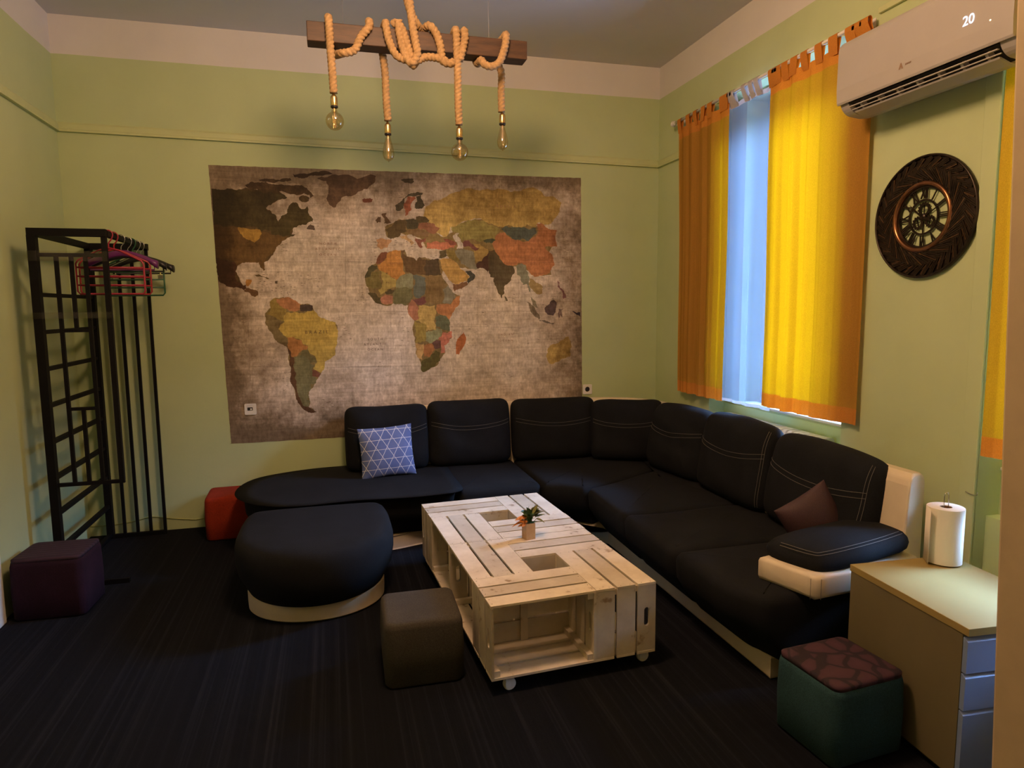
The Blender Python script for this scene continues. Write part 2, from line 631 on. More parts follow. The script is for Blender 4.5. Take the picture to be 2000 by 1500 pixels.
# ------------------------------------------------------------------ the room
W, YB, HC = 4.4, -7.2, 3.53
structure('floor', MB().span((-0.2, YB - 0.2, -0.1), (W + 0.6, 0.2, 0)), M['carpet'])
structure('ceiling', MB().span((-0.2, YB - 0.2, HC), (W + 0.6, 0.2, HC + 0.1)), M['ceiling'])
structure('wall_back', MB().span((-0.2, 0, 0), (W + 0.6, 0.2, HC)), M['wall'])
wl = MB().span((-0.2, YB, 0), (0, 0, HC))
wl.span((-0.01, -4.5, 0), (0.012, -0.94, 2.79))
structure('wall_left', wl, M['wall'])
structure('wall_front', MB().span((-0.2, YB - 0.2, 0), (W + 0.6, YB, HC)), M['wall'])

def grid_wall(mb, x0, x1, y0, y1, holes):
    """wall slab between y0 < y1, full height, with rectangular holes (ya, yb, za, zb) that do not overlap in y"""
    y = y0
    for ya, yb, za, zb in sorted(holes):
        mb.span((x0, y, 0), (x1, ya, HC))
        if za > 0:
            mb.span((x0, ya, 0), (x1, yb, za))
        mb.span((x0, ya, zb), (x1, yb, HC))
        y = yb
    mb.span((x0, y, 0), (x1, y1, HC))
    return mb
NICHE1 = (-2.20, -0.86, 0.0, 3.005)
NICHE2 = (-4.14, -3.02, 0.0, 3.005)
OPEN1 = (-2.12, -1.04, 0.90, 2.99)
OPEN2 = (-4.08, -3.12, 0.87, 2.99)
wr = grid_wall(MB(), W, W + 0.13, YB, 0, [NICHE1, NICHE2])
grid_wall(wr, W + 0.13, W + 0.48, YB, 0, [OPEN1, OPEN2])
structure('wall_right', wr, M['wall'])
# the end of the partition the photographer looks past
st = MB()
b0 = [(3.105, -4.40), (W, -4.40), (W, -4.2), (3.105, -4.2)]
vs = [(x, y, 0) for x, y in b0] + [(x - (0.180 if x < 4 else 0), y, HC) for x, y in b0]
st.add(vs, [(3, 2, 1, 0), (4, 5, 6, 7), (0, 1, 5, 4), (1, 2, 6, 5), (2, 3, 7, 6), (3, 0, 4, 7)])
structure('wall_partition', st, M['jamb'], bevel=0.006)

# picture rail
def rail_prof(a, b, inward):
    """moulding from a to b, inward = unit vector away from the wall"""
    mb = MB()
    a, b, n = Vector(a), Vector(b), Vector(inward)
    prof = [(0, 0), (0.022, 0), (0.022, 0.012), (0.016, 0.018), (0.016, 0.048), (0.006, 0.062), (0, 0.062)]
    vs = [p + n * q + Vector((0, 0, z)) for p in (a, b) for q, z in prof]
    k = len(prof)
    fs = [(i, (i + 1) % k, (i + 1) % k + k, i + k) for i in range(k)] + [tuple(range(k)), tuple(range(2 * k - 1, k - 1, -1))]
    return mb.add(vs, fs)
structure('trim_1', rail_prof((0, 0, 2.785), (W, 0, 2.733), (0, -1, 0)), M['rail'])
structure('trim_2', rail_prof((0, 0, 2.785), (0, -5.0, 2.785), (1, 0, 0)), M['rail'])
structure('trim_3', rail_prof((W, 0, 2.733), (W, -0.855, 2.733), (-1, 0, 0)), M['rail'])
# shallow casing beside the second window
structure('trim_4', MB().span((W - 0.014, -3.02, 0), (W, -2.945, HC - 0.2)), M['wall'], bevel=0.004)

# windows: sash frames, panes and sills
def window(name, op, niche, sill_z):
    ya, yb, za, zb = op
    root = bpy.data.objects.new(name, None)
    root.location = (W + 0.3, (ya + yb) / 2, za)
    COL.objects.link(root)
    root['kind'] = 'structure'
    x = W + 0.30
    fr = MB()
    t = 0.06
    ym, zt = (ya + yb) / 2, za + (zb - za) * 0.68
    fr.span((x, ya, za), (x + 0.07, ya + t, zb)).span((x, yb - t, za), (x + 0.07, yb, zb))
    fr.span((x, ya + t, za), (x + 0.07, yb - t, za + t)).span((x, ya + t, zb - t), (x + 0.07, yb - t, zb))
    fr.span((x, ym - 0.03, za + t), (x + 0.07, ym + 0.03, zb - t))
    fr.build('window_frame', M['white_paint'], root, bevel=0.004)
    for (p, q) in ((ya + t, ym - 0.03), (ym + 0.03, yb - t)):
        for (e, g) in ((za + t, zb - t),):
            MB().span((x + 0.03, p, e), (x + 0.034, q, g)).build('pane', M['glass'], root)
    MB().span((W + 0.118, niche[0] + 0.002, sill_z - 0.016), (x, niche[1] - 0.002, sill_z)).build('window_sill', M['white_paint'], root, bevel=0.004)
    return root
window('window_1', OPEN1, NICHE1, 0.905)
window('window_2', OPEN2, NICHE2, 0.877)
structure('trim_5', MB().span((W + 0.124, NICHE1[0], 0), (W + 0.131, NICHE1[1], 0.875)), M['teal_paint'])
structure('trim_6', MB().span((W + 0.06, NICHE2[0], 0), (W + 0.131, NICHE2[1], 0.662)), M['teal_paint'])

# door casing at the left edge of the view
dr = bpy.data.objects.new('door_1', None)
dr.location = (0, -1.9, 0)
COL.objects.link(dr)
dr['kind'] = 'structure'
d = MB().span((0.012, -1.46, 0), (0.034, -1.375, 2.14)).span((0.012, -2.42, 0), (0.034, -2.335, 2.14)).span((0.012, -2.335, 2.055), (0.034, -1.46, 2.14))
d.build('door_frame', M['white_paint'], dr, bevel=0.005)
MB().span((0.012, -2.335, 0.005), (0.022, -1.46, 2.055)).build('door_panel', M['white_paint'], dr, bevel=0.003)
MB().tube([(0.022, -1.55, 1.02), (0.065, -1.55, 1.02), (0.07, -1.57, 1.02), (0.07, -1.66, 1.02)], 0.009).build('door_handle', M['steel'], dr, smooth=True)

# ------------------------------------------------------------------ coffee table made of crates
TX, TY, TR = 2.2906, -2.7208, 0.055
TL, TD, TH, TZ = 0.470, 0.288, 0.322, 0.068
TS = TL + TD
MT = Matrix.Translation((TX, TY, TZ)) @ Matrix.Rotation(TR, 4, 'Z')
table = thing('coffee_table', 'low coffee table of whitewashed wooden crates on small white wheels', 'coffee table', (TX, TY, 0))

def rrect(cx, cy, w, h, r, n=5):
    out = []
    for sx, sy, a0 in ((1, 1, 0), (-1, 1, 90), (-1, -1, 180), (1, -1, 270)):
        for k in range(n + 1):
            a = math.radians(a0 + 90 * k / n)
            out.append((cx + sx * (w / 2 - r) + r * math.cos(a), cy + sy * (h / 2 - r) + r * math.sin(a)))
    return out

def crate_mb(mtx):
    """crate lying on its side: x along its length 0..TL, opening towards -y at y = 0, base at y = TD"""
    mb = MB()
    t, L, D, H, g = 0.010, TL, TD, TH, 0.011
    def j(k=0.0018):
        return random.uniform(-k, k)
    w = (D - 2 * g) / 3
    for z0 in (0.0, H - t):                       # long sides: three boards each
        for i in range(3):
            y0 = i * (w + g)
            mb.span((t + 0.0004 + j() * 0.5 - t, y0 + 0.001, z0 + j(0.0008)), (L + j(0.0012) - 0.0006, y0 + w - 0.001, z0 + t + j(0.0006)), 0, mtx)
    for x0 in (0.001, L - t - 0.001):              # ends: three upright boards each
        for i in range(3):
            y0 = i * (w + g)
            z0, z1 = t + 0.001, H - t - 0.001
            if i == 0 or (i == 1 and False):
                m2 = mtx @ Matrix(((0, 0, 1, x0), (1, 0, 0, y0), (0, 1, 0, 0), (0, 0, 0, 1)))
                mb.prism([(0, z0), (w, z0), (w, z1), (0, z1)], t, [rrect(w * 0.5, H * 0.52, 0.024, 0.085, 0.012)], 0, m2)
            else:
                mb.span((x0, y0, z0), (x0 + t, y0 + w, z1), 0, mtx)
    hw = (H - 2 * t - 2 * g) / 3
    for i in range(3):                            # base boards seen through the opening
        z0 = t + i * (hw + g)
        mb.span((t + 0.002, D - t, z0 + 0.001), (L - t - 0.002, D - 0.001, z0 + hw), 0, mtx)
    mb.span((L / 2 - 0.017, D - 2 * t - 0.001, t + 0.001), (L / 2 + 0.017, D - t - 0.0005, H - t - 0.001), 0, mtx)
    for x0 in (t + 0.002, L - t - 0.002 - 0.026):  # corner battens
        for z0, z1 in ((t + 0.001, t + 0.027), (H - t - 0.027, H - t - 0.001)):
            mb.span((x0, 0.006, z0), (x0 + 0.026, D - t - 0.002, z1), 0, mtx)
    # nail heads
    for i in range(3):
        for q in (0.25, 0.75):
            for xx in (0.012, L - 0.012):
                y0 = i * (w + g) + w * q
                mb.lathe([(0.0022, H), (0.0022, H + 0.0006)], 6, 1, mtx @ Matrix.Translation((xx, y0, 0)))
    return mb
def rz(a):
    return Matrix.Rotation(a, 4, 'Z')
e = 0.0015
plan = [Matrix.Translation((0, 0, 0)),                                                   # front, opening to the viewer
        Matrix.Translation((TS, 0, 0)) @ rz(PI / 2),                                     # right, end board to the viewer
        Matrix.Translation((TS, TS - e, 0)) @ rz(PI),                                    # back
        Matrix.Translation((0, TS - e, 0)) @ rz(-PI / 2)]                                # left
mirror = [Matrix.Translation((TD + e, TS + e, 0)),                                       # front of the far half
          Matrix.Translation((TS, 2 * TS - TL, 0)) @ rz(PI / 2),
          Matrix.Translation((TL, 2 * TS, 0)) @ rz(PI),
          Matrix.Translation((0, TS + e + TL, 0)) @ rz(-PI / 2)]
nail = plain('nail_head', (0.16, 0.11, 0.07), 0.5, 0.5)
for m in plan + mirror:
    # keep neighbours a hair apart
    crate_mb(MT @ m @ Matrix.Translation((0.0007, 0, 0))).build('crate', [M['crate'], nail], table)

def wheel_mb(x, y):
    mb = MB()
    mb.lathe([(0.008, -0.011), (0.024, -0.011), (0.0275, -0.007), (0.0275, 0.007), (0.024, 0.011), (0.008, 0.011)], 24, 0,
             MT @ Matrix.Translation((x + 0.012, y, -TZ + 0.0275)) @ Matrix.Rotation(PI / 2, 4, 'X'))
    return mb
for x, y in ((0.075, 0.035), (TS - 0.045, 0.055), (0.06, TS), (TS - 0.06, TS), (0.06, 2 * TS - 0.05), (TS - 0.06, 2 * TS - 0.05)):
    c = MB()
    c.box((x, y, -0.003), (0.04, 0.04, 0.005), 0, MT)
    c.lathe([(0.009, -0.012), (0.009, -0.004)], 12, 0, MT @ Matrix.Translation((x, y, 0)))
    for s in (-1, 1):
        c.span((x - 0.008, y + s * 0.0135 - 0.0015, -0.05), (x + 0.016, y + s * 0.0135 + 0.0015, -0.011), 0, MT)
    c.box((x + 0.002, y, -0.011), (0.02, 0.03, 0.003), 0, MT)
    co = c.build('caster', M['radiator'], table, bevel=0.001)
    wheel_mb(x, y).build('wheel', M['socket'], co, smooth=False, bevel=0.001)

# artificial plant in a wooden pot
PX, PY = 2.668, -1.985
plant = thing('potted_plant', 'small artificial plant in a square wooden pot on the crate table', 'plant', (PX, PY, TZ + TH))
PM = Matrix.Translation((PX, PY, TZ + TH + 0.0008)) @ rz(0.2)
pt = MB()
h = 0.085
o_ = [(-0.026, -0.026), (0.026, -0.026), (0.026, 0.026), (-0.026, 0.026)]
i_ = [(-0.021, -0.021), (0.021, -0.021), (0.021, 0.021), (-0.021, 0.021)]
pt.prism(o_, h, [i_], 0, PM)
pt.span((-0.021, -0.021, 0), (0.021, 0.021, h * 0.85), 0, PM)
pt.build('pot', M['pot'], plant)
rnd = random.Random(3)
def leaf_mb(mb, base, direction, L, wd, curl, roll):
    d = Vector(direction).normalized()
    side = d.cross(Vector((0, 0, 1))).normalized()
    side = Matrix.Rotation(roll, 3, d) @ side
    nrm = side.cross(d).normalized()
    vs, fs = [], []
    n = 7
    for i in range(n):
        t = i / (n - 1)
        c = Vector(base) + d * L * t - Vector((0, 0, 1)) * curl * t * t * L
        ww = wd * math.sin(PI * (0.08 + 0.92 * t) ** 0.8) * (1 - 0.1 * t)
        for k in (-1, 0, 1):
            vs.append(c + side * ww * k + nrm * (0.25 * ww * abs(k)) )
    for i in range(n - 1):
        for k in range(2):
            fs.append((i * 3 + k, i * 3 + k + 1, i * 3 + k + 4, i * 3 + k + 3))
    mb.add(vs, fs)
tz = TZ + TH + h
top = Vector((PX, PY, tz))
for grp, (mname, cnt) in enumerate((('leaf', 34), ('leaf_olive', 26), ('leaf_orange', 14))):
    mb = MB()
    for k in range(cnt):
        if mname == 'leaf':
            az, el = rnd.uniform(0, 6.28), rnd.uniform(0.1, 1.4)
            c = top + Vector((rnd.uniform(-.015, .02), rnd.uniform(-.02, .02), rnd.uniform(-0.005, 0.05)))
        elif mname == 'leaf_olive':
            az, el = rnd.uniform(-1.2, 1.0), rnd.uniform(0.0, 1.2)
            c = top + Vector((rnd.uniform(0.015, .04), rnd.uniform(-.02, .02), rnd.uniform(0.02, 0.06)))
        else:
            az, el = rnd.uniform(2.2, 4.4), rnd.uniform(-0.3, 0.9)
            c = top + Vector((rnd.uniform(-.035, -.012), rnd.uniform(-.035, 0), rnd.uniform(0.0, 0.035)))
        d = (math.cos(az) * math.cos(el), math.sin(az) * math.cos(el), math.sin(el))
        leaf_mb(mb, c, d, rnd.uniform(0.036, 0.066), rnd.uniform(0.007, 0.012), rnd.uniform(0, 0.35), rnd.uniform(-1, 1))
    st = MB()
    mb.build({'leaf': 'foliage', 'leaf_olive': 'olive_foliage', 'leaf_orange': 'orange_foliage'}[mname], M[mname], plant, smooth=True)
stem = MB()
for k in range(7):
    stem.tube([top + Vector((rnd.uniform(-.008, .008), rnd.uniform(-.008, .008), -0.02)), top + Vector((rnd.uniform(-.02, .03), rnd.uniform(-.02, .02), 0.035))], 0.0016, 5)
stem.build('stem', M['leaf'], plant)

# ------------------------------------------------------------------ poufs
def pouf(name, label, c, size, h, rot, mat, top=None, group='cube poufs around the room', seam=True, z0=0.0):
    cx, cy = c
    sx, sy = size if isinstance(size, tuple) else (size, size)
    root = thing(name, label, 'pouf', (cx, cy, 0), group)
    m = Matrix.Translation((cx, cy, 0)) @ rz(rot)
    n = 14
    def cube(z_lo, z_hi, s, bulge, r):
        mb = MB()
        out = resample(rrect(0, 0, sx * s, sy * s, r, 7), 0.03)
        lv = [(z_lo, 0.012), (z_lo + 0.012, 0.0), ((z_lo + z_hi) / 2, -bulge), (z_hi - 0.03, 0.0), (z_hi - 0.010, 0.005), (z_hi - 0.002, 0.015), (z_hi, 0.028)]
        mb.slab([tuple(p) for p in out], lv, 0, 0.001, 5)
        mb.v = [m @ p for p in mb.v]
        return mb
    if top is None:
        cube(z0, h, 1.0, 0.005, 0.042).build('cover', mat, root, smooth=True)
    else:
        cube(z0, h - 0.012, 1.0, 0.004, 0.038).build('cover', mat, root, smooth=True)
        mb = MB()
        out = resample(rrect(0, 0, sx * 0.955, sy * 0.955, 0.03, 6), 0.03)
        mb.slab([tuple(p) for p in out], [(h - 0.02, 0.0), (h - 0.004, 0.0), (h, 0.012)], 0, 0.001, 5)
        mb.v = [m @ p for p in mb.v]
        mb.build('seat', top, root, smooth=True)
    return root

def flower_velvet():
    t = NT('plum_flower_velvet')
    tc = t.new('ShaderNodeTexCoord')
    nz = t.new('ShaderNodeTexNoise')
    nz.inputs['Scale'].default_value = 4.0
    t.link(tc.outputs['Object'], nz.inputs['Vector'])
    mp = t.mix((0, 0, 0), (0, 0, 0), 0.0)
    vo = t.new('ShaderNodeTexVoronoi')
    vo.feature = 'DISTANCE_TO_EDGE'
    vo.inputs['Scale'].default_value = 11
    add = t.new('ShaderNodeVectorMath', operation='ADD')
    sc = t.new('ShaderNodeVectorMath', operation='SCALE')
    sc.inputs['Scale'].default_value = 0.25
    t.link(nz.outputs['Color'], sc.inputs[0])
    t.link(tc.outputs['Object'], add.inputs[0])
    t.link(sc.outputs[0], add.inputs[1])
    t.link(add.outputs[0], vo.inputs['Vector'])
    c = t.ramp(vo.outputs['Distance'], [(0.02, (0.014, 0.005, 0.011)), (0.07, (0.014, 0.005, 0.011)), (0.11, (0.046, 0.015, 0.026)), (0.4, (0.058, 0.019, 0.032))])
    t.link(c, t.b.inputs['Base Color'])
    t.b.inputs['Roughness'].default_value = 0.85
    t.bump(vo.outputs['Distance'], 0.3, 0.004)
    return t.m
def ribbed():
    t = NT('ribbed_purple_velvet')
    tc = t.new('ShaderNodeTexCoord')
    sx = t.new('ShaderNodeSeparateXYZ')
    t.link(tc.outputs['Object'], sx.inputs[0])
    wob = t.math('MULTIPLY', t.noise(6), 0.02)
    y = t.math('ADD', sx.outputs['Y'], wob)
    s = t.math('SINE', t.math('MULTIPLY', y, 2 * PI / 0.035))
    c = t.ramp(t.math('ADD', t.math('MULTIPLY', s, 0.5), 0.5), [(0.05, (0.010, 0.003, 0.008)), (0.35, (0.024, 0.008, 0.018)), (0.9, (0.031, 0.010, 0.023))])
    t.link(c, t.b.inputs['Base Color'])
    t.b.inputs['Roughness'].default_value = 0.85
    t.bump(s, 0.25, 0.003)
    return t.m
M['flower'] = flower_velvet()
M['ribbed'] = ribbed()
pouf('pouf', 'olive grey cube pouf in front of the crate table', (2.045, -2.39), (0.335, 0.345), 0.287, -0.02, M['grey_fab'])
pouf('pouf', 'red cube pouf against the back wall beside the sofa', (0.978, -0.195), 0.33, 0.305, 0.03, M['red_fab'])
pouf('pouf', 'dark purple ribbed cube pouf below the clothes rack', (0.240, -1.25), (0.345, 0.30), 0.33, -0.05, M['purple_fab'], M['ribbed'])
pouf('pouf', 'teal cube pouf with a plum flowered top beside the drawer cabinet', (3.462, -3.315), (0.325, 0.30), 0.300, 0.08, M['teal_fab'], M['flower'])

# ------------------------------------------------------------------ sofa
sofa = thing('sofa', 'black fabric corner sofa with a rounded chaise and cream leatherette base and armrest', 'sofa', (2.9, -0.6, 0))
SEAT_Z = 0.40
def seat_levels(z1, base_in, r=0.045):
    """base_in: inset of the skirt at its foot"""
    return [(0.102, base_in), (0.15, lambda p: base_in(p) * 0.72), (0.21, lambda p: base_in(p) * 0.32), (0.27, lambda p: base_in(p) * 0.05),
            (z1 - r, 0.0), (z1 - r * 0.55, r * 0.12), (z1 - r * 0.2, r * 0.42), (z1 - 0.004, r * 0.85), (z1, r * 1.25)]
def seat(outline, base_in, z1=SEAT_Z, dome=0.003, name='seat_cushion', parent=sofa, k=2):
    o = resample([tuple(p) for p in chaikin([(x, y) for x, y in outline], k)], 0.03)
    mb = MB()
    mb.slab([tuple(p) for p in o], seat_levels(z1, base_in), 0, dome, 7)
    # gentle lumps in the upholstery
    for i, p in enumerate(mb.v):
        if p.z > 0.3:
            p.z += 0.004 * math.sin(p.x * 9 + 1) * math.sin(p.y * 8 + 0.5)
    return mb.build(name, M['black'], parent, smooth=True)
def straight(pts):
    """keeps corners fairly tight after corner cutting: adds points close to each corner"""
    P = [Vector(p) for p in pts]
    out = []
    n = len(P)
    for i in range(n):
        a, b, c = P[i - 1], P[i], P[(i + 1) % n]
        d1 = min(0.11, (b - a).length * 0.3)
        d2 = min(0.11, (c - b).length * 0.3)
        out += [b + (a - b).normalized() * d1, b, b + (c - b).normalized() * d2]
    return [tuple(p) for p in out]
def ramp01(x):
    return max(0.0, min(1.0, x))
front_y = lambda p: Vector((0.0, 0.15 * ramp01((-0.55 - p.y) / 0.40)))
front_x = lambda p: Vector((0.135 * ramp01((3.72 - p.x) / 0.40), 0.0))
front_xy = lambda p: Vector((0.11 * ramp01((3.60 - p.x) / 0.30), 0.12 * ramp01((-0.55 - p.y) / 0.40)))
def chaise_in(p):
    return Vector((0.10 * ramp01((1.6 - p.x) / 0.45), 0.15 * ramp01((-0.55 - p.y) / 0.40) - 0.05 * ramp01((p.y + 0.35) / 0.2)))
# rounded chaise on the left
seat([(2.462, -0.14), (2.462, -0.5), (2.465, -0.93), (2.45, -1.0), (2.36, -1.005), (2.1, -1.0), (1.75, -1.0), (1.42, -1.0), (1.24, -0.92), (1.12, -0.72),
      (1.105, -0.50), (1.19, -0.30), (1.38, -0.165), (1.62, -0.11), (1.95, -0.10), (2.3, -0.10), (2.45, -0.10)], chaise_in, k=2)
seat(straight([(2.468, -0.10), (2.472, -1.0), (3.06, -0.98), (3.06, -0.10)]), front_y)
seat(straight([(3.066, -0.10), (3.066, -0.985), (3.17, -1.05), (3.30, -1.17), (3.98, -0.83), (4.15, -0.12)]), front_xy)
seat(straight([(3.305, -1.18), (3.295, -1.765), (4.16, -1.765), (4.16, -0.14), (3.985, -0.84)]), front_x)
seat(straight([(3.295, -1.771), (3.295, -2.372), (4.16, -2.372), (4.16, -1.771)]), front_x)
seat(straight([(3.29, -2.378), (3.30, -2.80), (3.38, -2.985), (4.16, -2.985), (4.16, -2.378)]), front_x)
# cream base
bl = resample([tuple(p) for p in chaikin([(2.45, -0.12), (2.46, -0.80), (2.28, -0.82), (2.05, -0.90), (1.75, -0.93), (1.42, -0.92), (1.27, -0.80), (1.20, -0.55), (1.26, -0.36), (1.42, -0.22), (1.62, -0.15)], 2)], 0.04)
base = MB().slab([tuple(p) for p in bl], [(0.004, 0.004), (0.012, 0), (0.098, 0.0), (0.101, 0.008)], 0, 0, 3)
br = resample(straight([(2.44, -0.12), (2.44, -0.80), (3.10, -0.80), (3.28, -0.98), (3.455, -1.20), (3.465, -2.92), (4.24, -2.92), (4.24, -0.12)]), 0.05)
base.slab([tuple(p) for p in br], [(0.004, 0.004), (0.012, 0), (0.096, 0.0), (0.099, 0.008)], 0, 0, 3)
base.build('base', M['leather'], sofa)
# cream back frame: along the back wall, round the corner, down the window wall
def back_run(path, z0=0.10):
    """path: list of (front xy, back xy)"""
    vs, fs = [], []
    prof = []
    for (fx, fy), (bx, by) in path:
        f, b = Vector((fx, fy)), Vector((bx, by))
        d = f - b
        sec = [(b + d * 1.35, z0), (b + d * 1.30, 0.42), (b + d * 1.0, 0.795), (b + d * 0.9, 0.830), (b + d * 0.7, 0.845), (b + d * 0.3, 0.845), (b + d * 0.08, 0.830), (b, 0.80), (b, z0)]
        for q, z in sec:
            vs.append((q.x, q.y, z))
    k = 9
    n = len(path)
    for i in range(n - 1):
        for j in range(k):
            a, c = i * k + j, i * k + (j + 1) % k
            fs.append((a, c, c + k, a + k))
    fs += [tuple(range(k)), tuple(range(n * k - 1, n * k - k - 1, -1))]
    return MB().add(vs, fs)
pth = [((1.84, -0.17), (1.84, -0.05)), ((2.4, -0.17), (2.4, -0.05)), ((3.2, -0.17), (3.2, -0.05)), ((3.72, -0.17), (3.74, -0.05))]
for k in range(1, 8):
    a = PI / 2 * k / 8
    cx, cy = 3.74, -0.56
    pth.append(((cx + 0.39 * math.sin(a), cy + 0.39 * math.cos(a)), (cx + 0.51 * math.sin(a), cy + 0.51 * math.cos(a))))
pth += [((4.13, -0.56), (4.25, -0.56)), ((4.13, -1.2), (4.25, -1.2)), ((4.13, -2.0), (4.25, -2.0)), ((4.13, -2.935), (4.25, -2.90))]
back_run(pth).build('back_frame', M['leather'], sofa, bevel=0.014, seg=3)

def back_cushion(c, yaw, w, h, lean, seed, t=0.235, roll=0.0, stitch=0.42, side='both', sag=0.01, right_seam=False):
    m = Matrix.Translation(c) @ rz(yaw) @ Matrix.Rotation(-lean, 4, 'X') @ Matrix.Rotation(roll, 4, 'Y') @ Matrix.Translation((0, 0, h / 2))
    mb = MB()
    mb.pillow(w, h, t, 4.6, 0.46, -0.012, 28, 0, m, sag, seed, 0.16, 0.075)
    pos = mb.pos
    o = mb.build('back_cushion', M['black'], sofa, smooth=True)
    st = MB()
    for dz in (0.0, -0.026):
        path = []
        for k in range(41):
            u = -0.93 + 1.86 * k / 40
            v = stitch + dz / (h / 2) - 0.24 * (1 - u * u) ** 0.8
            p = Vector(pos(u, v, -1))
            path.append(m @ (p + Vector((0, -0.0008, 0))))
        st.tube(path, 0.0010, 5)
    if right_seam:
        for du in (0.0, -0.03):
            path = []
            for k in range(31):
                v = -0.9 + 1.8 * k / 30
                p = Vector(pos(0.93 + du, v, -1))
                path.append(m @ (p + Vector((0.0, -0.0008, 0))))
            st.tube(path, 0.0010, 5)
    st.build('stitching', M['thread'], o)
    return o
# along the back wall, the corner, then the window side
back_cushion((2.085, -0.285, 0.395), 0.0, 0.610, 0.490, 0.16, 1, roll=0.0)
back_cushion((2.705, -0.285, 0.395), 0.0, 0.635, 0.505, 0.16, 2, roll=0.005)
back_cushion((3.385, -0.290, 0.395), -0.02, 0.690, 0.490, 0.17, 3, roll=0.012)
back_cushion((3.905, -0.510, 0.395), -0.40, 0.560, 0.475, 0.17, 4, roll=-0.01, sag=0.0)
back_cushion((4.045, -1.015, 0.395), -1.45, 0.620, 0.490, 0.19, 5, roll=-0.01, sag=-0.01)
back_cushion((4.070, -1.675, 0.395), -PI / 2, 0.700, 0.505, 0.17, 6, roll=0.0, sag=-0.015, right_seam=True)
back_cushion((4.065, -2.405, 0.395), -PI / 2 - 0.03, 0.770, 0.490, 0.20, 7, roll=0.02, sag=-0.015, right_seam=True)
# armrest: cream slab with a black pad
def arm_pts(grow, z):
    q = [(3.475 - grow, -2.80 + grow * 0.3), (3.560 - grow * 0.6, -3.065 - grow), (4.24, -2.965 - grow), (4.24, -2.70)]
    return q
ao = resample(straight([(3.475, -2.80), (3.558, -3.062), (3.75, -3.045), (4.14, -2.985), (4.14, -2.69), (3.8, -2.70)]), 0.03)
arm = MB().slab([tuple(p) for p in ao], [(0.398, 0.02), (0.405, 0.006), (0.42, 0.0), (0.485, 0.0), (0.497, 0.006), (0.502, 0.02)], 0, 0, 4)
arm.build('armrest', M['leather'], sofa, smooth=True)
seam = MB()
sx0, sx1 = Vector((3.5555, -3.0655, 0)), Vector((3.5555, -3.0655, 0))
for q in (Vector((3.545, -3.047, 0)), Vector((3.580, -3.0655, 0))):
    seam.tube([Vector((q.x - 0.004, q.y - 0.004, 0.408)), Vector((q.x - 0.004, q.y - 0.004, 0.494))], 0.0012, 5)
seam.build('seam', M['thread'], arm and sofa.children[-1])
po = resample([tuple(p) for p in chaikin([(3.50, -2.79), (3.565, -2.98), (3.60, -3.035), (3.70, -3.045), (3.95, -3.01), (4.12, -2.98), (4.15, -2.86), (4.10, -2.68), (3.9, -2.68), (3.60, -2.72)], 2)], 0.03)
pad = MB().slab([tuple(p) for p in po], [(0.49, 0.02), (0.505, 0.004), (0.525, 0.0), (0.545, 0.006), (0.562, 0.022), (0.570, 0.05)], 0, 0.012, 6)
for i, p in enumerate(pad.v):
    p.z += max(0.0, (p.x - 3.55)) * 0.055
padob = pad.build('arm_pad', M['black'], sofa, smooth=True)
st = MB()
for ins in (0.0, 0.018):
    pa = [Vector((3.535 + ins, -2.86 + ins, 0)), Vector((3.585 + ins * 0.7, -2.995 + ins, 0)), Vector((3.64, -3.018 + ins, 0)), Vector((3.80, -3.005 + ins, 0)), Vector((3.95, -2.983 + ins, 0)), Vector((4.08, -2.955 + ins, 0))]
    path = [Vector((q.x, q.y, 0.5675 + max(0, q.x - 3.55) * 0.055 + ins * 0.22)) for q in catmull(pa, 8)]
    st.tube(path, 0.0011, 5)
st.build('stitching', M['thread'], padob)

# ottoman in front of the chaise
ott = thing('ottoman', 'black half-round ottoman with a cream base in front of the chaise', 'ottoman', (1.585, -1.45, 0))
def ott_outline(hw, y0, y1):
    pts = [(1.585 + hw - 0.14, y0), (1.585 - hw + 0.14, y0), (1.585 - hw + 0.04, y0 - 0.03), (1.585 - hw + 0.005, y0 - 0.12)]
    n = 20
    ym = y0 - 0.42
    for k in range(n + 1):
        a = PI + PI * k / n
        pts.append((1.585 + hw * math.cos(a), ym + (ym - y1) * math.sin(a)))
    pts += [(1.585 + hw - 0.005, y0 - 0.12), (1.585 + hw - 0.04, y0 - 0.03)]
    return pts
oo = resample([tuple(p) for p in chaikin(ott_outline(0.425, -1.03, -1.915), 2)], 0.03)
oc = MB().slab([tuple(p) for p in oo], [(0.100, 0.058), (0.13, 0.042), (0.19, 0.012), (0.26, 0.0), (0.325, 0.0), (0.360, 0.008), (0.381, 0.022), (0.393, 0.042), (0.398, 0.07)], 0, 0.002, 8)
oc.build('cushion', M['black'], ott, smooth=True)
ob = resample([tuple(p) for p in chaikin(ott_outline(0.363, -1.10, -1.83), 2)], 0.03)
MB().slab([tuple(p) for p in ob], [(0.004, 0.01), (0.012, 0.002), (0.05, 0.0), (0.097, 0.0), (0.099, 0.01)], 0, 0, 3).build('base', M['leather'], ott, smooth=False)

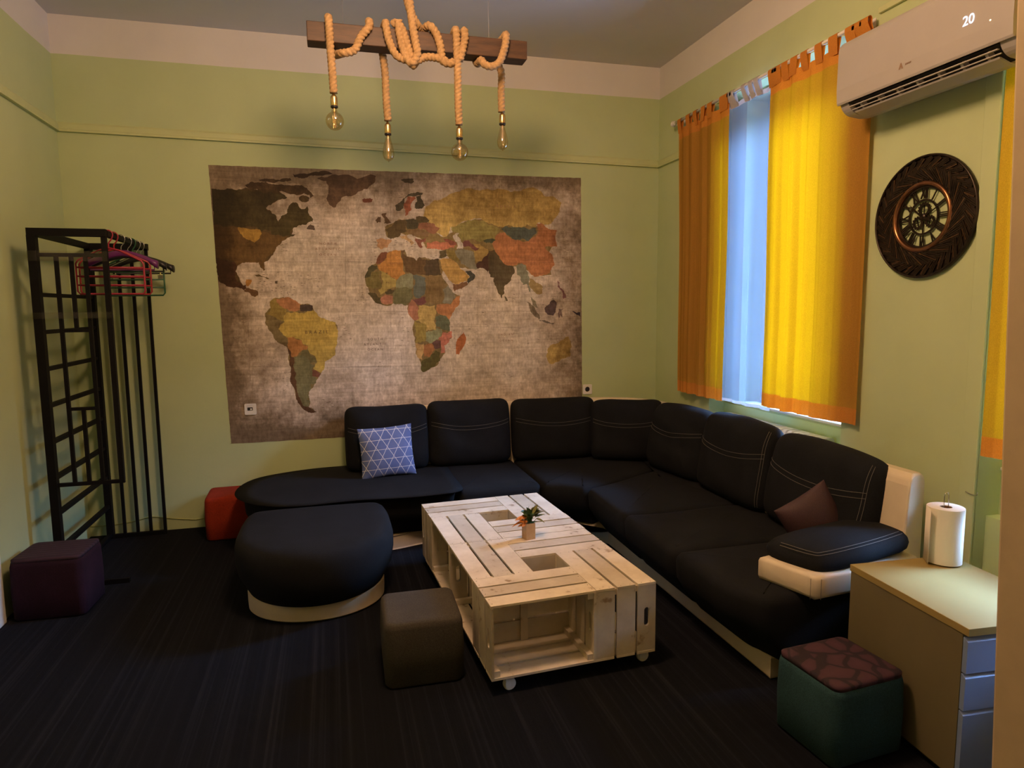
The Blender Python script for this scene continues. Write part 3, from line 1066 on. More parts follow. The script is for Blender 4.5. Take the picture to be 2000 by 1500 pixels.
# throw pillows
def tri_pattern():
    t = NT('blue_triangle_print')
    tc = t.new('ShaderNodeTexCoord')
    sx = t.new('ShaderNodeSeparateXYZ')
    t.link(tc.outputs['Object'], sx.inputs[0])
    X, Z = sx.outputs['X'], sx.outputs['Z']
    P = 0.068
    lines = None
    wob = t.noise(35)
    for ax, az in ((0.0, 1.0), (0.866, 0.5), (-0.866, 0.5)):
        d = t.math('ADD', t.math('MULTIPLY', X, ax), t.math('MULTIPLY', Z, az))
        f = t.math('FRACT', t.math('ADD', t.math('DIVIDE', d, P), 40.25))
        q = t.math('ABSOLUTE', t.math('SUBTRACT', f, 0.5))
        l = t.math('LESS_THAN', q, 0.024)
        lines = l if lines is None else t.math('MAXIMUM', lines, l)
    body = t.ramp(t.noise(9), [(0.3, (0.085, 0.13, 0.33)), (0.7, (0.13, 0.18, 0.40))])
    c = t.mix(body, (0.68, 0.70, 0.74), lines)
    t.link(c, t.b.inputs['Base Color'])
    t.b.inputs['Roughness'].default_value = 0.85
    t.bump(t.noise(300), 0.2)
    return t.m
def throw_pillow(name, label, c, rot, w, h, t, mat, seed):
    root = thing(name, label, 'pillow', c, 'throw pillows on the sofa')
    mb = MB()
    mb.pillow(w, h, t, 2.4, 0.62, 0.055, 24, 0, None, 0.0, seed, 0.06)
    me_o = mb.build('cover', mat, None, smooth=True)
    me_o.parent = root
    root.rotation_euler = rot
    return root
throw_pillow('throw_pillow', 'blue throw pillow with a white triangle line print', (2.062, -0.462, 0.577), (-0.22, -0.05, 0.04), 0.385, 0.365, 0.12, tri_pattern(), 11)
throw_pillow('throw_pillow', 'plum satin throw pillow standing against the armrest', (3.90, -2.62, 0.560), (-0.12, -0.50, -0.10), 0.29, 0.30, 0.13, M['plum'], 12)

# ------------------------------------------------------------------ clothes rack
RX0, RX1, RYF, RYB, RZ = 0.155, 0.505, -0.975, -0.085, 2.045
rack = thing('clothes_rack', 'black steel clothes rack with a ladder side standing in the left corner', 'clothes rack', (0.33, -0.5, 0))
bm_ = M['black_metal']
MB().bar((RX0, RYF, 0.002), (RX0, RYF, RZ - 0.036), 0.042).build('post', bm_, rack)
MB().bar((RX0, RYB, 0.002), (RX0, RYB, RZ - 0.036), 0.042).build('post', bm_, rack)
MB().bar((RX1, RYF, 0.62), (RX1, RYF, RZ - 0.036), 0.026).build('post', bm_, rack)
MB().bar((RX0 - 0.021, RYF, RZ - 0.018), (RX1 + 0.013, RYF, RZ - 0.018), 0.036, 0.042).build('top_bar', bm_, rack)
MB().bar((RX0, RYF + 0.0215, RZ - 0.018), (RX0, RYB - 0.0215, RZ - 0.018), 0.036).build('top_bar', bm_, rack)
MB().bar((RX1, RYF + 0.0215, RZ - 0.018), (RX1, RYB - 0.0215, RZ - 0.018), 0.030).build('hanging_rail', bm_, rack)
MB().bar((RX0 - 0.021, RYB, RZ - 0.018), (RX1 + 0.013, RYB, RZ - 0.018), 0.036, 0.042).build('top_bar', bm_, rack)
for k in range(9):
    z = 0.028 + k * 0.2075
    MB().bar((RX0, RYF + 0.021, z), (RX0, RYB - 0.021, z), 0.03, 0.022).build('rung', bm_, rack)
for x in (0.245, 0.328, 0.412, RX1):
    MB().bar((x, RYB, 0.003), (x, RYB, RZ - 0.036), 0.019).build('back_bar', bm_, rack)
g = MB()
gy = RYF
g.bar((RX0 + 0.021, gy, 1.905), (RX1 - 0.013, gy, 1.905), 0.020)
g.bar((RX0 + 0.021, gy, 0.612), (RX1 + 0.013, gy, 0.612), 0.020)
for x, z0, z1 in ((0.262, 0.622, 1.895), (0.335, 1.497, 1.895), (0.405, 0.622, 1.895), (0.335, 0.622, 1.035)):
    g.bar((x, gy, z0), (x, gy, z1), 0.019)
g.bar((0.2715, gy, 1.487), (0.3955, gy, 1.487), 0.018)
g.bar((0.2715, gy, 1.045), (0.3955, gy, 1.045), 0.018)
g.build('front_grille', bm_, rack)
MB().bar((RX0 + 0.021, RYF, 0.013), (RX1, RYF, 0.013), 0.024, 0.03).build('foot', bm_, rack)
MB().bar((RX0 + 0.021, RYB, 0.013), (RX1, RYB, 0.013), 0.024, 0.03).build('foot', bm_, rack)
# strips of clear tape round the frame and a small sticker
for z0, z1, xa, xb in ((1.870, 1.925, RX0 - 0.024, RX1 + 0.016), (1.555, 1.590, RX0 - 0.024, RX1 + 0.016)):
    MB().span((xa, gy - 0.0235, z0), (xb, gy - 0.0225, z1)).build('tape', M['tape'], rack)
MB().span((RX1 - 0.075, RYF - 0.0005, 0.0), (RX1 - 0.074, RYF, 0.001))
MB().span((RX0 - 0.012, RYB - 0.0235, 0.42), (RX0 + 0.012, RYB - 0.022, 0.445)).build('sticker', M['sticker'], rack)

def hook_path(r, top):
    pts = []
    for k in range(13):
        a = math.radians(-20 + 235 * k / 12)
        pts.append((r * math.cos(a), 0, top + r * math.sin(a)))
    return pts
def hanger(name, label, y, yaw, style, mat, w=0.40, x=RX1, extra=None):
    """hangs from the rail along y at (x, y)"""
    root = thing(name, label, 'clothes hanger', (x, y, RZ - 0.018), 'clothes hangers on the rack')
    m = Matrix.Translation((x, y, RZ - 0.018)) @ rz(yaw)
    def P(pts):
        return [m @ Vector(p) for p in pts]
    hr = 0.024
    hk = [(0.0, 0, -0.085), (0.0, 0, -0.05), (0.014, 0, -0.03)] + hook_path(hr, 0.0)
    MB().tube(P(catmull(hk, 3)), 0.0024 if style != 'tube' else 0.004, 7).build('hook', M['steel'] if style in ('wide', 'wire') else mat, root, smooth=True)
    b = MB()
    if style == 'tube':
        r = 0.0052
        body = [(0, 0, -0.075), (-0.05, 0, -0.088), (-w / 2 + 0.012, 0, -0.145), (-w / 2, 0, -0.165), (-w / 2, 0, -0.32), (-w / 2 + 0.012, 0, -0.335), (w / 2 - 0.012, 0, -0.335),
                (w / 2, 0, -0.32), (w / 2, 0, -0.165), (w / 2 - 0.012, 0, -0.145), (0.05, 0, -0.088)]
        b.tube(P(body), r, 8, closed=True)
        for z in (-0.185, -0.235, -0.285):
            b.tube(P([(-w / 2, 0, z), (w / 2, 0, z)]), r * 0.9, 8)
    elif style == 'wide':
        n = 15
        vs, fs = [], []
        for i in range(n):
            u = -1 + 2 * i / (n - 1)
            cz = -0.085 - 0.055 * abs(u) ** 1.5 - 0.015 * u * u
            hh = 0.020 + 0.006 * (abs(u) > 0.9)
            dd = 0.008 + 0.020 * abs(u) ** 2
            for k in range(10):
                a = 2 * PI * k / 10
                vs.append(m @ Vector((u * w / 2, dd * math.cos(a), cz + hh * math.sin(a))))
        for i in range(n - 1):
            for k in range(10):
                fs.append((i * 10 + k, i * 10 + (k + 1) % 10, (i + 1) * 10 + (k + 1) % 10, (i + 1) * 10 + k))
        fs += [tuple(range(10)), tuple(range(n * 10 - 1, n * 10 - 11, -1))]
        b.add(vs, fs)
        b.tube(P([(-w / 2 * 0.9, 0, -0.15), (-w / 2 * 0.9, 0, -0.185), (w / 2 * 0.9, 0, -0.185), (w / 2 * 0.9, 0, -0.15)]), 0.005, 8)
    else:
        b.tube(P([(0, 0, -0.07), (-w / 2 + 0.02, 0, -0.15), (-w / 2, 0, -0.165), (-w / 2 + 0.02, 0, -0.172), (w / 2 - 0.02, 0, -0.172), (w / 2, 0, -0.165), (w / 2 - 0.02, 0, -0.15)]), 0.0022, 7, closed=True)
    b.build('hanger_body', mat, root, smooth=True)
    if extra:
        for s in (-1, 1):
            c = MB()
            c.tube(P([(s * (w / 2 - 0.05), 0, -0.172), (s * (w / 2 - 0.05), 0, -0.20)]), 0.004, 6)
            c.box((s * (w / 2 - 0.05), 0, -0.215), (0.03, 0.014, 0.03), 0, m)
            c.build('clip', extra, root)
    return root
hanger('clothes_hanger', 'pink plastic hanger with trouser bars nearest on the rail', -0.90, 0.02, 'tube', M['pink'], 0.345, 0.505)
hanger('clothes_hanger', 'red plastic hanger right behind the pink one', -0.80, 0.20, 'tube', M['red_plastic'], 0.36)
hanger('clothes_hanger', 'violet plastic hanger with wide shoulders in the middle of the rail', -0.66, -0.10, 'wide', M['violet'], 0.40)
hanger('clothes_hanger', 'black wide-shouldered hanger behind the violet one', -0.52, 0.12, 'wide', M['dark'], 0.42)
hanger('clothes_hanger', 'dark green plastic hanger towards the back of the rail', -0.42, -0.25, 'tube', M['green_plastic'], 0.38)
hanger('clothes_hanger', 'bare steel wire hanger with clips near the back wall', -0.32, 0.08, 'wire', M['steel'], 0.36, extra=M['steel'])
hanger('clothes_hanger', 'black wide hanger last on the rail with its end sticking out', -0.22, -0.12, 'wide', M['dark'], 0.40)

# ------------------------------------------------------------------ pendant lamp: beam wrapped with rope
BY0, BY1 = -1.40, -1.295
BX0, BX1, BZ0, BZ1 = 1.648, 2.852, 2.996, 3.096
lampo = thing('pendant_lamp', 'rustic pendant lamp of a dark wooden beam wrapped in thick rope with four bulbs', 'lamp', (2.25, -1.35, HC))
MB().span((BX0, BY0, BZ0), (BX1, BY1, BZ1)).build('beam', M['beam'], lampo, bevel=0.004)
RR = 0.0205
yf, yb, ym = BY0 - RR - 0.001, BY1 + RR + 0.001, (BY0 + BY1) / 2
def rx(u):
    return at(u, 80, 1, -1.40).x
def rope(pts, per=10, r=RR, name='rope'):
    path = catmull(pts, per)
    mb = MB()
    # even steps keep the strands regular
    out = [path[0]]
    for p in path[1:]:
        while (p - out[-1]).length > 0.0045:
            out.append(out[-1] + (p - out[-1]).normalized() * 0.0045)
    mb.tube(out, r, 24, lobes=3, twist=-95.0)
    return mb.build(name, M['rope'], lampo, smooth=True)
def over(x, z_from_front=None):
    return [(x, yf, BZ1 - 0.01), (x, yf + 0.012, BZ1 + RR * 0.9), (x, ym, BZ1 + RR + 0.002), (x, yb - 0.012, BZ1 + RR * 0.9), (x, yb, BZ1 - 0.01)]
def under(x):
    return [(x, yb, BZ0 + 0.01), (x, yb - 0.012, BZ0 - RR * 0.9), (x, ym, BZ0 - RR - 0.002), (x, yf + 0.012, BZ0 - RR * 0.9), (x, yf, BZ0 + 0.01)]
def shift(pts, x0, x1):
    n = len(pts)
    return [(x0 + (x1 - x0) * i / (n - 1), p[1], p[2]) for i, p in enumerate(pts)]
Z = lambda v: at(800, v, 1, -1.42).z
zc = lambda u, v: at(u, v, 1, yf).z
X = lambda u, v: at(u, v, 1, yf).x
def F(u, v, dy=0.0):
    p = at(u, v, 1, yf - dy)
    return (p.x, p.y, p.z)
def B(u, v):
    p = at(u, v, 1, yb)
    return (p.x, p.y, p.z)
# first drop (left): hangs in front, goes over the beam, round the back and up in front again
x1, x2 = X(643, 60), X(722, 60)
rope([F(652, 182), F(649, 140), F(645, 90), (x1, yf, BZ1 - 0.012), (x1 - .002, yf + 0.014, BZ1 + RR), (x1, ym, BZ1 + RR + 0.002), (x1 + 0.004, yb - 0.01, BZ1 + RR * 0.8), (x1 + 0.012, yb, BZ0 + 0.02),
      (x1 + 0.025, yb - 0.02, BZ0 - 0.024), F(668, 104), F(692, 98), F(705, 72), (x2 - 0.004, yf, BZ1 - 0.015), (x2, yf + 0.014, BZ1 + RR), (x2 + 0.006, ym, BZ1 + RR), (x2 + 0.014, yb - 0.012, BZ1 + RR * 0.8), (x2 + 0.03, yb, BZ1 - 0.02)])
# second drop: hangs behind the beam and wraps over
x3 = X(752, 60)
rope([B(758, 236), B(755, 200), B(752, 140), (x3 - 0.005, yb, BZ0 + 0.02), (x3 - 0.003, yb, BZ1 - 0.012), (x3, yb - 0.014, BZ1 + RR), (x3 + 0.003, ym, BZ1 + RR + 0.002), (x3 + 0.006, yf + 0.014, BZ1 + RR),
      F(754, 52), F(760, 80), F(774, 108), F(796, 118), F(812, 120, 0.01), F(830, 112), F(852, 113), F(874, 120)])
# knot in the middle
rope([F(778, 40), F(780, 62), F(786, 90), F(795, 115, 0.01), F(806, 122, 0.02), F(815, 105, 0.022), F(811, 80, 0.022), F(806, 50, 0.02), F(802, 20, 0.015), F(799, -10, 0.01), F(797, -40, 0.0), F(795, -75, -0.02)], r=0.0215)
rope([F(788, -75, -0.03), F(791, -40, -0.01), F(794, -10, 0.0), F(801, 20, 0.0), F(812, 44, 0.0), (X(828, 50), ym, BZ1 + RR + 0.002), F(838, 50), F(852, 66), F(860, 90), F(862, 106), F(866, 120), F(880, 124), F(888, 118, 0.004)], r=0.0215)
rope([F(770, 44), (X(772, 44), yf + 0.012, BZ1 + RR), F(783, 52, 0.0), F(790, 70, 0.002), F(797, 92, 0.004), F(803, 112, 0.004), F(806, 128, 0.004), (X(818, 128), ym, BZ0 - 0.035), (X(824, 118), yb, BZ0 + 0.01)])
# third drop
x4, x5 = X(891, 60), X(908, 60)
rope([F(897, 244), F(895, 200), F(894, 140), F(892, 90), (x4, yf, BZ1 - 0.012), (x4, yf + 0.014, BZ1 + RR), (x4, ym, BZ1 + RR + 0.002), (x4 + 0.01, yb - 0.01, BZ1 + RR * 0.6), (x4 + 0.02, yb, BZ1 - 0.03)])
rope([F(898, 118, 0.002), F(904, 96), F(908, 75), (x5, yf, BZ1 - 0.014), (x5, yf + 0.014, BZ1 + RR), (x5, ym, BZ1 + RR), (x5 - 0.005, yb - 0.012, BZ1 + RR * 0.8), (x5, yb, BZ1 - 0.02)])
# fourth drop (right)
x6 = X(989, 80)
rope([B(980, 219), B(979, 180), B(979, 140), (X(981, 100), yb, BZ0 + 0.02), (x6 - 0.006, yb, BZ1 - 0.012), (x6 - 0.003, yb - 0.014, BZ1 + RR), (x6, ym, BZ1 + RR + 0.002), (x6 + 0.002, yf + 0.014, BZ1 + RR),
      F(988, 80), F(984, 100), F(975, 122), F(960, 130), F(947, 126), (X(942, 118), yf + 0.03, BZ0 - 0.022), (X(940, 116), ym + 0.02, BZ0 - 0.02), (X(940, 116), yb, BZ0 + 0.012)])
# hanging wires to the ceiling with small eyes
for u in (672, 959):
    x = rx(u)
    wv = MB().tube([(x, ym, BZ1 + 0.0), (x, ym, HC - 0.001)], 0.0018, 6)
    wv.ring([(0.006, -0.0015), (0.009, -0.0015), (0.009, 0.0015), (0.006, 0.0015)], 16, 0, Matrix.Translation((x, ym, BZ1 + 0.009)) @ Matrix.Rotation(PI / 2, 4, 'X'))
    wv.build('hanging_wire', M['steel'], lampo)
# sockets and bulbs: (x pixel, socket top row, globe?)
def socket(top, globe):
    s = MB()
    T_ = Matrix.Translation(top)
    s.lathe([(0.004, 0.012), (0.006, 0.006), (0.010, 0.0), (0.0165, -0.006), (0.0185, -0.012), (0.0185, -0.056), (0.017, -0.062)], 24, 0, T_)
    s.lathe([(0.0192, -0.055), (0.0192, -0.064), (0.015, -0.066)], 24, 1, T_)
    so = s.build('lamp_socket', [M['brass'], M['dark']], lampo, smooth=True)
    b = MB()
    if globe:
        R = 0.0475
        prof = [(0.0135, -0.064), (0.0145, -0.078)]
        cz = -0.085 - R
        for k in range(20):
            a = math.radians(68 - (68 + 90) * k / 19)
            prof.append((max(1e-4, R * math.cos(a)), cz + R * math.sin(a)))
    else:
        prof = [(0.0135, -0.064), (0.0145, -0.078), (0.018, -0.095), (0.0235, -0.115), (0.0285, -0.135), (0.0318, -0.155), (0.0322, -0.168), (0.0295, -0.183), (0.0235, -0.195), (0.014, -0.203), (0.005, -0.206), (0.003, -0.211), (1e-4, -0.213)]
    b.lathe(prof, 28, 0, T_)
    bo = b.build('bulb', M['bulb'], so, smooth=True)
    f = MB()
    d = 0.10 if globe else 0.125
    f.lathe([(0.006, -0.066), (0.0055, -0.085), (0.002, -0.095), (0.0012, -0.068 - d)], 10, 0, T_)
    for k in range(4):
        a = k * PI / 2 + 0.4
        f.tube([T_ @ Vector((0.003 * math.cos(a), 0.003 * math.sin(a), -0.09)), T_ @ Vector((0.011 * math.cos(a + .5), 0.011 * math.sin(a + .5), -0.10)), T_ @ Vector((0.008 * math.cos(a + .8), 0.008 * math.sin(a + .8), -0.068 - d))], 0.0008, 5)
    f.build('filament', M['filament'], so)
for (u, v, plane, gl) in ((652, 186, yf, True), (757, 241, yb, False), (897, 249, yf, True), (981, 222, yb, False)):
    p = at(u, v, 1, plane)
    socket(p, gl)

# ------------------------------------------------------------------ curtains
RODX, RODZ = 4.335, 2.990
rodt = thing('curtain_rod', 'white curtain rod above the window carrying orange and white curtains', 'curtain rod', (RODX, -1.35, RODZ))
MB().tube([(RODX, -0.395, RODZ), (RODX, -2.325, RODZ)], 0.0105, 14).build('rod', M['white_paint'], rodt, smooth=True)
for y, s in ((-0.395, 1),):
    MB().lathe([(0.0105, 0), (0.016, 0.003), (0.016, 0.01), (0.011, 0.014), (0.020, 0.022), (0.023, 0.034), (0.018, 0.046), (0.006, 0.052)], 18, 0,
               Matrix.Translation((RODX, y, RODZ)) @ Matrix.Rotation(-s * PI / 2, 4, 'X')).build('finial', M['white_paint'], rodt, smooth=True)
for y in (-0.43, -2.30):
    MB().span((RODX - 0.004, y - 0.008, RODZ - 0.026), (W - 0.001, y + 0.008, RODZ - 0.0115)).span((W - 0.006, y - 0.015, RODZ - 0.05), (W - 0.0005, y + 0.015, RODZ + 0.02)).build('bracket', M['white_paint'], rodt, bevel=0.002)

def curtain(name, label, y0, y1, zt, zb, mats, folds, amp, seed, tabs, tabw, hem=0.085, head=0.075, xbase=RODX, xs=None, zslope=0.0, spread=None, group='orange curtains'):
    """cloth from y0 (towards the back wall) to y1; tabs = list of y where loops go over the rod"""
    rnd = random.Random(seed)
    root = thing(name, label, 'curtain', (xbase, (y0 + y1) / 2, zb), group)
    ph = [rnd.uniform(0, 6.28) for _ in range(6)]
    NS, NV = max(80, int(folds * 30)), 26
    def pos(s, z, off=0.0):
        t = (zt - z) / (zt - zb)
        y = y0 + (y1 - y0) * s
        if spread:
            y += spread(s, t)
        # folds drift a little on the way down
        k = 2 * PI * folds
        sw = s + 0.02 * math.sin(5 * s + ph[0]) + 0.012 * t * math.sin(9 * s + ph[1])
        f = math.sin(k * sw + ph[2]) * 0.75 + math.sin(k * 0.53 * sw + ph[3]) * 0.45 + 0.30 * (1 - 2 * abs(math.sin(k * 1.31 * sw + ph[1]))) * min(1, 0.4 + t)
        a = amp * (0.55 + 0.45 * min(1, t * 1.6)) * (0.75 + 0.35 * math.sin(6 * s + ph[4]))
        x = xbase + a * f + 0.004 * math.sin(7 * t + ph[5])
        if xs:
            x = xs(s, t, x)
        return Vector((x + off, y, z))
    def sheet(za, zb_, off, nv):
        mb = MB()
        vs = [pos(i / NS, za + (zb_ - za) * j / nv + (zslope * (i / NS) if True else 0), off) for j in range(nv + 1) for i in range(NS + 1)]
        fs = [(j * (NS + 1) + i, j * (NS + 1) + i + 1, (j + 1) * (NS + 1) + i + 1, (j + 1) * (NS + 1) + i) for j in range(nv) for i in range(NS)]
        return mb.add(vs, fs)
    sheet(zt - head, zb + hem, 0, NV).build('panel', mats[0], root, smooth=True)
    sheet(zb + hem, zb, 0.0, 3).build('hem', mats[1], root, smooth=True)
    sheet(zt, zt - head, 0.0, 3).build('heading', mats[1], root, smooth=True)
    for yt in tabs:
        s = (yt - y0) / (y1 - y0)
        mb = MB()
        base = pos(min(1, max(0, s)), zt - 0.02)
        jit = rnd.uniform(-0.006, 0.006)
        r = 0.0135
        sec = [(base.x - 0.004, zt - 0.03), (RODX - r, RODZ - 0.02)] + [(RODX - r * math.cos(a), RODZ + r * math.sin(a)) for a in [PI * q / 8 for q in range(0, 9)]] + [(RODX + r, RODZ - 0.02), (base.x + 0.004, zt - 0.03)]
        tw = tabw * rnd.uniform(0.85, 1.1)
        vs = []
        for (x, z) in sec:
            vs += [(x, yt - tw / 2 + jit, z), (x, yt + tw / 2 + jit, z)]
        fs = [(2 * i, 2 * i + 1, 2 * i + 3, 2 * i + 2) for i in range(len(sec) - 1)]
        mb.add(vs, fs)
        mb.build('tab', mats[1], root, smooth=True)
    return root
OR = (M['orange'], M['orange_hem'])
curtain('curtain', 'orange tab-top curtain at the left of the window next to the corner', -0.455, -1.135, 2.925, 0.925, OR, 5.2, 0.022, 2,
        [-0.475, -0.60, -0.70, -0.81, -0.90, -1.055, -1.10], 0.055, group='curtains on the rod', spread=lambda s, t: -0.05 * t * (1 - s))
curtain('curtain', 'white sheer curtain between the two orange curtains', -1.075, -1.62, 2.925, 0.925, (M['sheer'], M['sheer_hem']), 3.2, 0.018, 5,
        [-1.13, -1.17, -1.30, -1.37, -1.43, -1.605], 0.05, hem=0.02, head=0.03, group='curtains on the rod', xs=lambda s, t, x: x + 0.028)
def tuck(s, t, x):
    k = max(0.0, min(1.0, (s - 0.72) / 0.2))
    x2 = 4.372 + (x - RODX) * 0.45
    return x * (1 - k) + x2 * k
curtain('curtain', 'bright yellow-orange curtain to the right of the window reaching behind the air conditioner', -1.565, -2.345, 2.925, 0.955, OR, 5.6, 0.021, 9,
        [-1.585, -1.64, -1.70, -1.79, -1.875, -1.985, -2.10, -2.22, -2.265, -2.31], 0.062, group='curtains on the rod', xs=tuck)
rod2 = thing('curtain_rod', 'white curtain rod above the second window mostly hidden by the partition', 'curtain rod', (RODX, -3.6, RODZ))
MB().tube([(RODX, -3.03, RODZ), (RODX, -4.13, RODZ)], 0.0105, 14).build('rod', M['white_paint'], rod2, smooth=True)
MB().span((RODX - 0.004, -3.06, RODZ - 0.026), (W - 0.001, -3.044, RODZ - 0.0115)).build('bracket', M['white_paint'], rod2)
curtain('curtain', 'orange curtain at the right edge beside the partition', -3.055, -3.99, 2.925, 0.945, OR, 7.0, 0.012, 12, [-3.07, -3.15, -3.25, -3.4, -3.55, -3.7, -3.82, -3.96], 0.05, group='curtains on the rod', xs=lambda s, t, x: x + 0.030)

# ------------------------------------------------------------------ radiator under the window
rad = thing('radiator', 'white column radiator in the niche under the window', 'radiator', (W + 0.06, -1.53, 0))
def rad_section(y):
    mb = MB()
    for x in (W + 0.028, W + 0.088):
        mb.tube([(x, y, 0.13), (x, y, 0.79)], 0.014, 10)
    mb.prism(rrect(0, 0, 0.108, 0.05, 0.022, 4), 0.034, (), 0, Matrix.Translation((W + 0.058, y - 0.017, 0.795)) @ Matrix(((1, 0, 0, 0), (0, 0, 1, 0), (0, 1, 0, 0), (0, 0, 0, 1))))
    mb.prism(rrect(0, 0, 0.108, 0.05, 0.022, 4), 0.034, (), 0, Matrix.Translation((W + 0.058, y - 0.017, 0.13)) @ Matrix(((1, 0, 0, 0), (0, 0, 1, 0), (0, 1, 0, 0), (0, 0, 0, 1))))
    return mb
for k in range(21):
    rad_section(-1.01 - k * 0.050).build('section', M['radiator'], rad, bevel=0.004)
MB().tube([(W + 0.058, -1.0, 0.13), (W + 0.058, -2.03, 0.13)], 0.012, 8).tube([(W + 0.058, -1.0, 0.795), (W + 0.058, -2.03, 0.795)], 0.012, 8).tube([(W + 0.03, -1.04, 0.13), (W + 0.03, -1.04, 0.0)], 0.012, 8).tube([(W + 0.03, -1.99, 0.13), (W + 0.03, -1.99, 0.0)], 0.012, 8).build('pipe', M['radiator'], rad, smooth=True)

# ------------------------------------------------------------------ air conditioner
AY0, AY1 = -2.372, -3.255
ac = thing('air_conditioner', 'white wall air conditioner showing a blue 20 above the clock', 'air conditioner', (4.25, (AY0 + AY1) / 2, 2.5))
AX = 4.135
def sweep_y(prof, ya, yb, mb=None, mat=0, taper=None):
    mb = mb or MB()
    n = len(prof)
    ys = [ya, yb]
    vs = [(x, y, z) for y in ys for x, z in prof]
    fs = [(i, (i + 1) % n, (i + 1) % n + n, i + n) for i in range(n)] + [tuple(range(n)), tuple(range(2 * n - 1, n - 1, -1))]
    return mb.add(vs, fs, mat)
def arc2(cx, cz, r, a0, a1, n=6):
    return [(cx + r * math.cos(math.radians(a0 + (a1 - a0) * k / n)), cz + r * math.sin(math.radians(a0 + (a1 - a0) * k / n))) for k in range(n + 1)]
body_full = [(4.325, 2.835), (4.325, 2.505), (4.27, 2.498), (4.225, 2.503)] + arc2(4.225, 2.575, 0.072, -90, -165, 6)[1:] + [(4.150, 2.580), (4.150, 2.80)] + arc2(4.19, 2.795, 0.04, 180, 90, 5)
body_mid = [(4.325, 2.835), (4.325, 2.505), (4.27, 2.498), (4.245, 2.500), (4.235, 2.53), (4.20, 2.575), (4.150, 2.580), (4.150, 2.80)] + arc2(4.19, 2.795, 0.04, 180, 90, 5)
sweep_y(body_full, AY0 - 0.004, AY0 - 0.055).build('end_cap', M['ac'], ac, bevel=0.006, seg=3)
sweep_y(body_full, AY1 + 0.065, AY1 + 0.004).build('end_cap', M['ac'], ac, bevel=0.006, seg=3)
sweep_y(body_mid, AY0 - 0.0552, AY1 + 0.0652).build('housing', M['ac'], ac)
fp = [(4.149, 2.552), (4.149, 2.80)] + arc2(4.188, 2.798, 0.040, 180, 92, 6) + [(4.186, 2.848)] + arc2(4.188, 2.798, 0.052, 90, 180, 8) + [(4.134, 2.70), (4.133, 2.62), (4.137, 2.560), (4.142, 2.551)]
sweep_y(fp, AY0, AY1).build('front_panel', M['ac'], ac, bevel=0.006, seg=3)
sweep_y([(4.153, 2.549), (4.200, 2.574), (4.236, 2.530), (4.246, 2.499), (4.23, 2.510), (4.19, 2.545)], AY0 - 0.056, AY1 + 0.066).build('outlet', M['ac_dark'], ac)
lv = MB()
lv.bar((4.160, AY0 - 0.062, 2.533), (4.160, AY1 + 0.072, 2.533), 0.010, 0.004)
lv.bar((4.176, AY0 - 0.062, 2.520), (4.176, AY1 + 0.072, 2.520), 0.006, 0.004)
lv.build('louver', M['ac'], ac)
fl = sweep_y([(4.182, 2.512), (4.187, 2.506), (4.245, 2.488), (4.262, 2.490), (4.262, 2.494), (4.245, 2.494), (4.19, 2.512)], AY0 - 0.07, AY1 + 0.085)
fl.build('louver', M['ac'], ac)
for k in range(7):
    y = AY0 - 0.13 - k * (abs(AY1 - AY0) - 0.25) / 6
    v = MB()
    v.prism([(4.166, 2.532), (4.176, 2.520), (4.186, 2.513), (4.215, 2.535), (4.185, 2.555)], 0.012, (), 0, Matrix(((1, 0, 0, 0), (0, 0, 1, y), (0, 1, 0, 0), (0, 0, 0, 1))))
    v.build('vane', M['ac'], ac)
sweep_y([(4.327, 2.82), (4.327, 2.53), (4.3995, 2.53), (4.3995, 2.82)], -2.46, -3.02).build('mounting_plate', M['ac'], ac)
RF = Matrix(((0, 0, -1, 0), (-1, 0, 0, 0), (0, 1, 0, 0), (0, 0, 0, 1)))          # text faces -x: local x -> -y, y -> z
text_mesh('20', 0.052, Matrix.Translation((4.1325, -3.073, 2.6755)) @ RF, 'display', M['display'], ac, 0.0004)
bdg = MB()
for k in range(6):
    bdg.box((k * 0.0052 - 0.013, 0.0006 * (k % 2), 0.0002), (0.0034, 0.0075 - 0.001 * (k % 2), 0.0004), 0, Matrix.Translation((4.1325, -2.795, 2.611)) @ RF)
bdg.build('badge', M['badge'], ac)
lg = MB()
lg.prism([(-0.012, -0.012), (-0.004, -0.012), (0.0, -0.002), (0.004, -0.012), (0.012, -0.012), (0.002, 0.013), (-0.002, 0.013)], 0.0004, (), 0, Matrix.Translation((4.1325, -2.757, 2.611)) @ RF)
lg.build('logo', M['badge'], ac)
MB().lathe([(0.0035, 0), (0.0035, 0.001)], 10, 0, Matrix.Translation((4.1335, -3.165, 2.64)) @ Matrix.Rotation(-PI / 2, 4, 'Y')).build('indicator', M['indicator'], ac)
duct = MB().span((W - 0.018, -2.34, 3.016), (W - 0.0005, -4.19, 3.044))
tag(duct.build('cable_duct', M['rail'], None, at=(W, -2.4, 3.0), bevel=0.003), 'pale cable duct running along the wall above the air conditioner', 'cable duct')

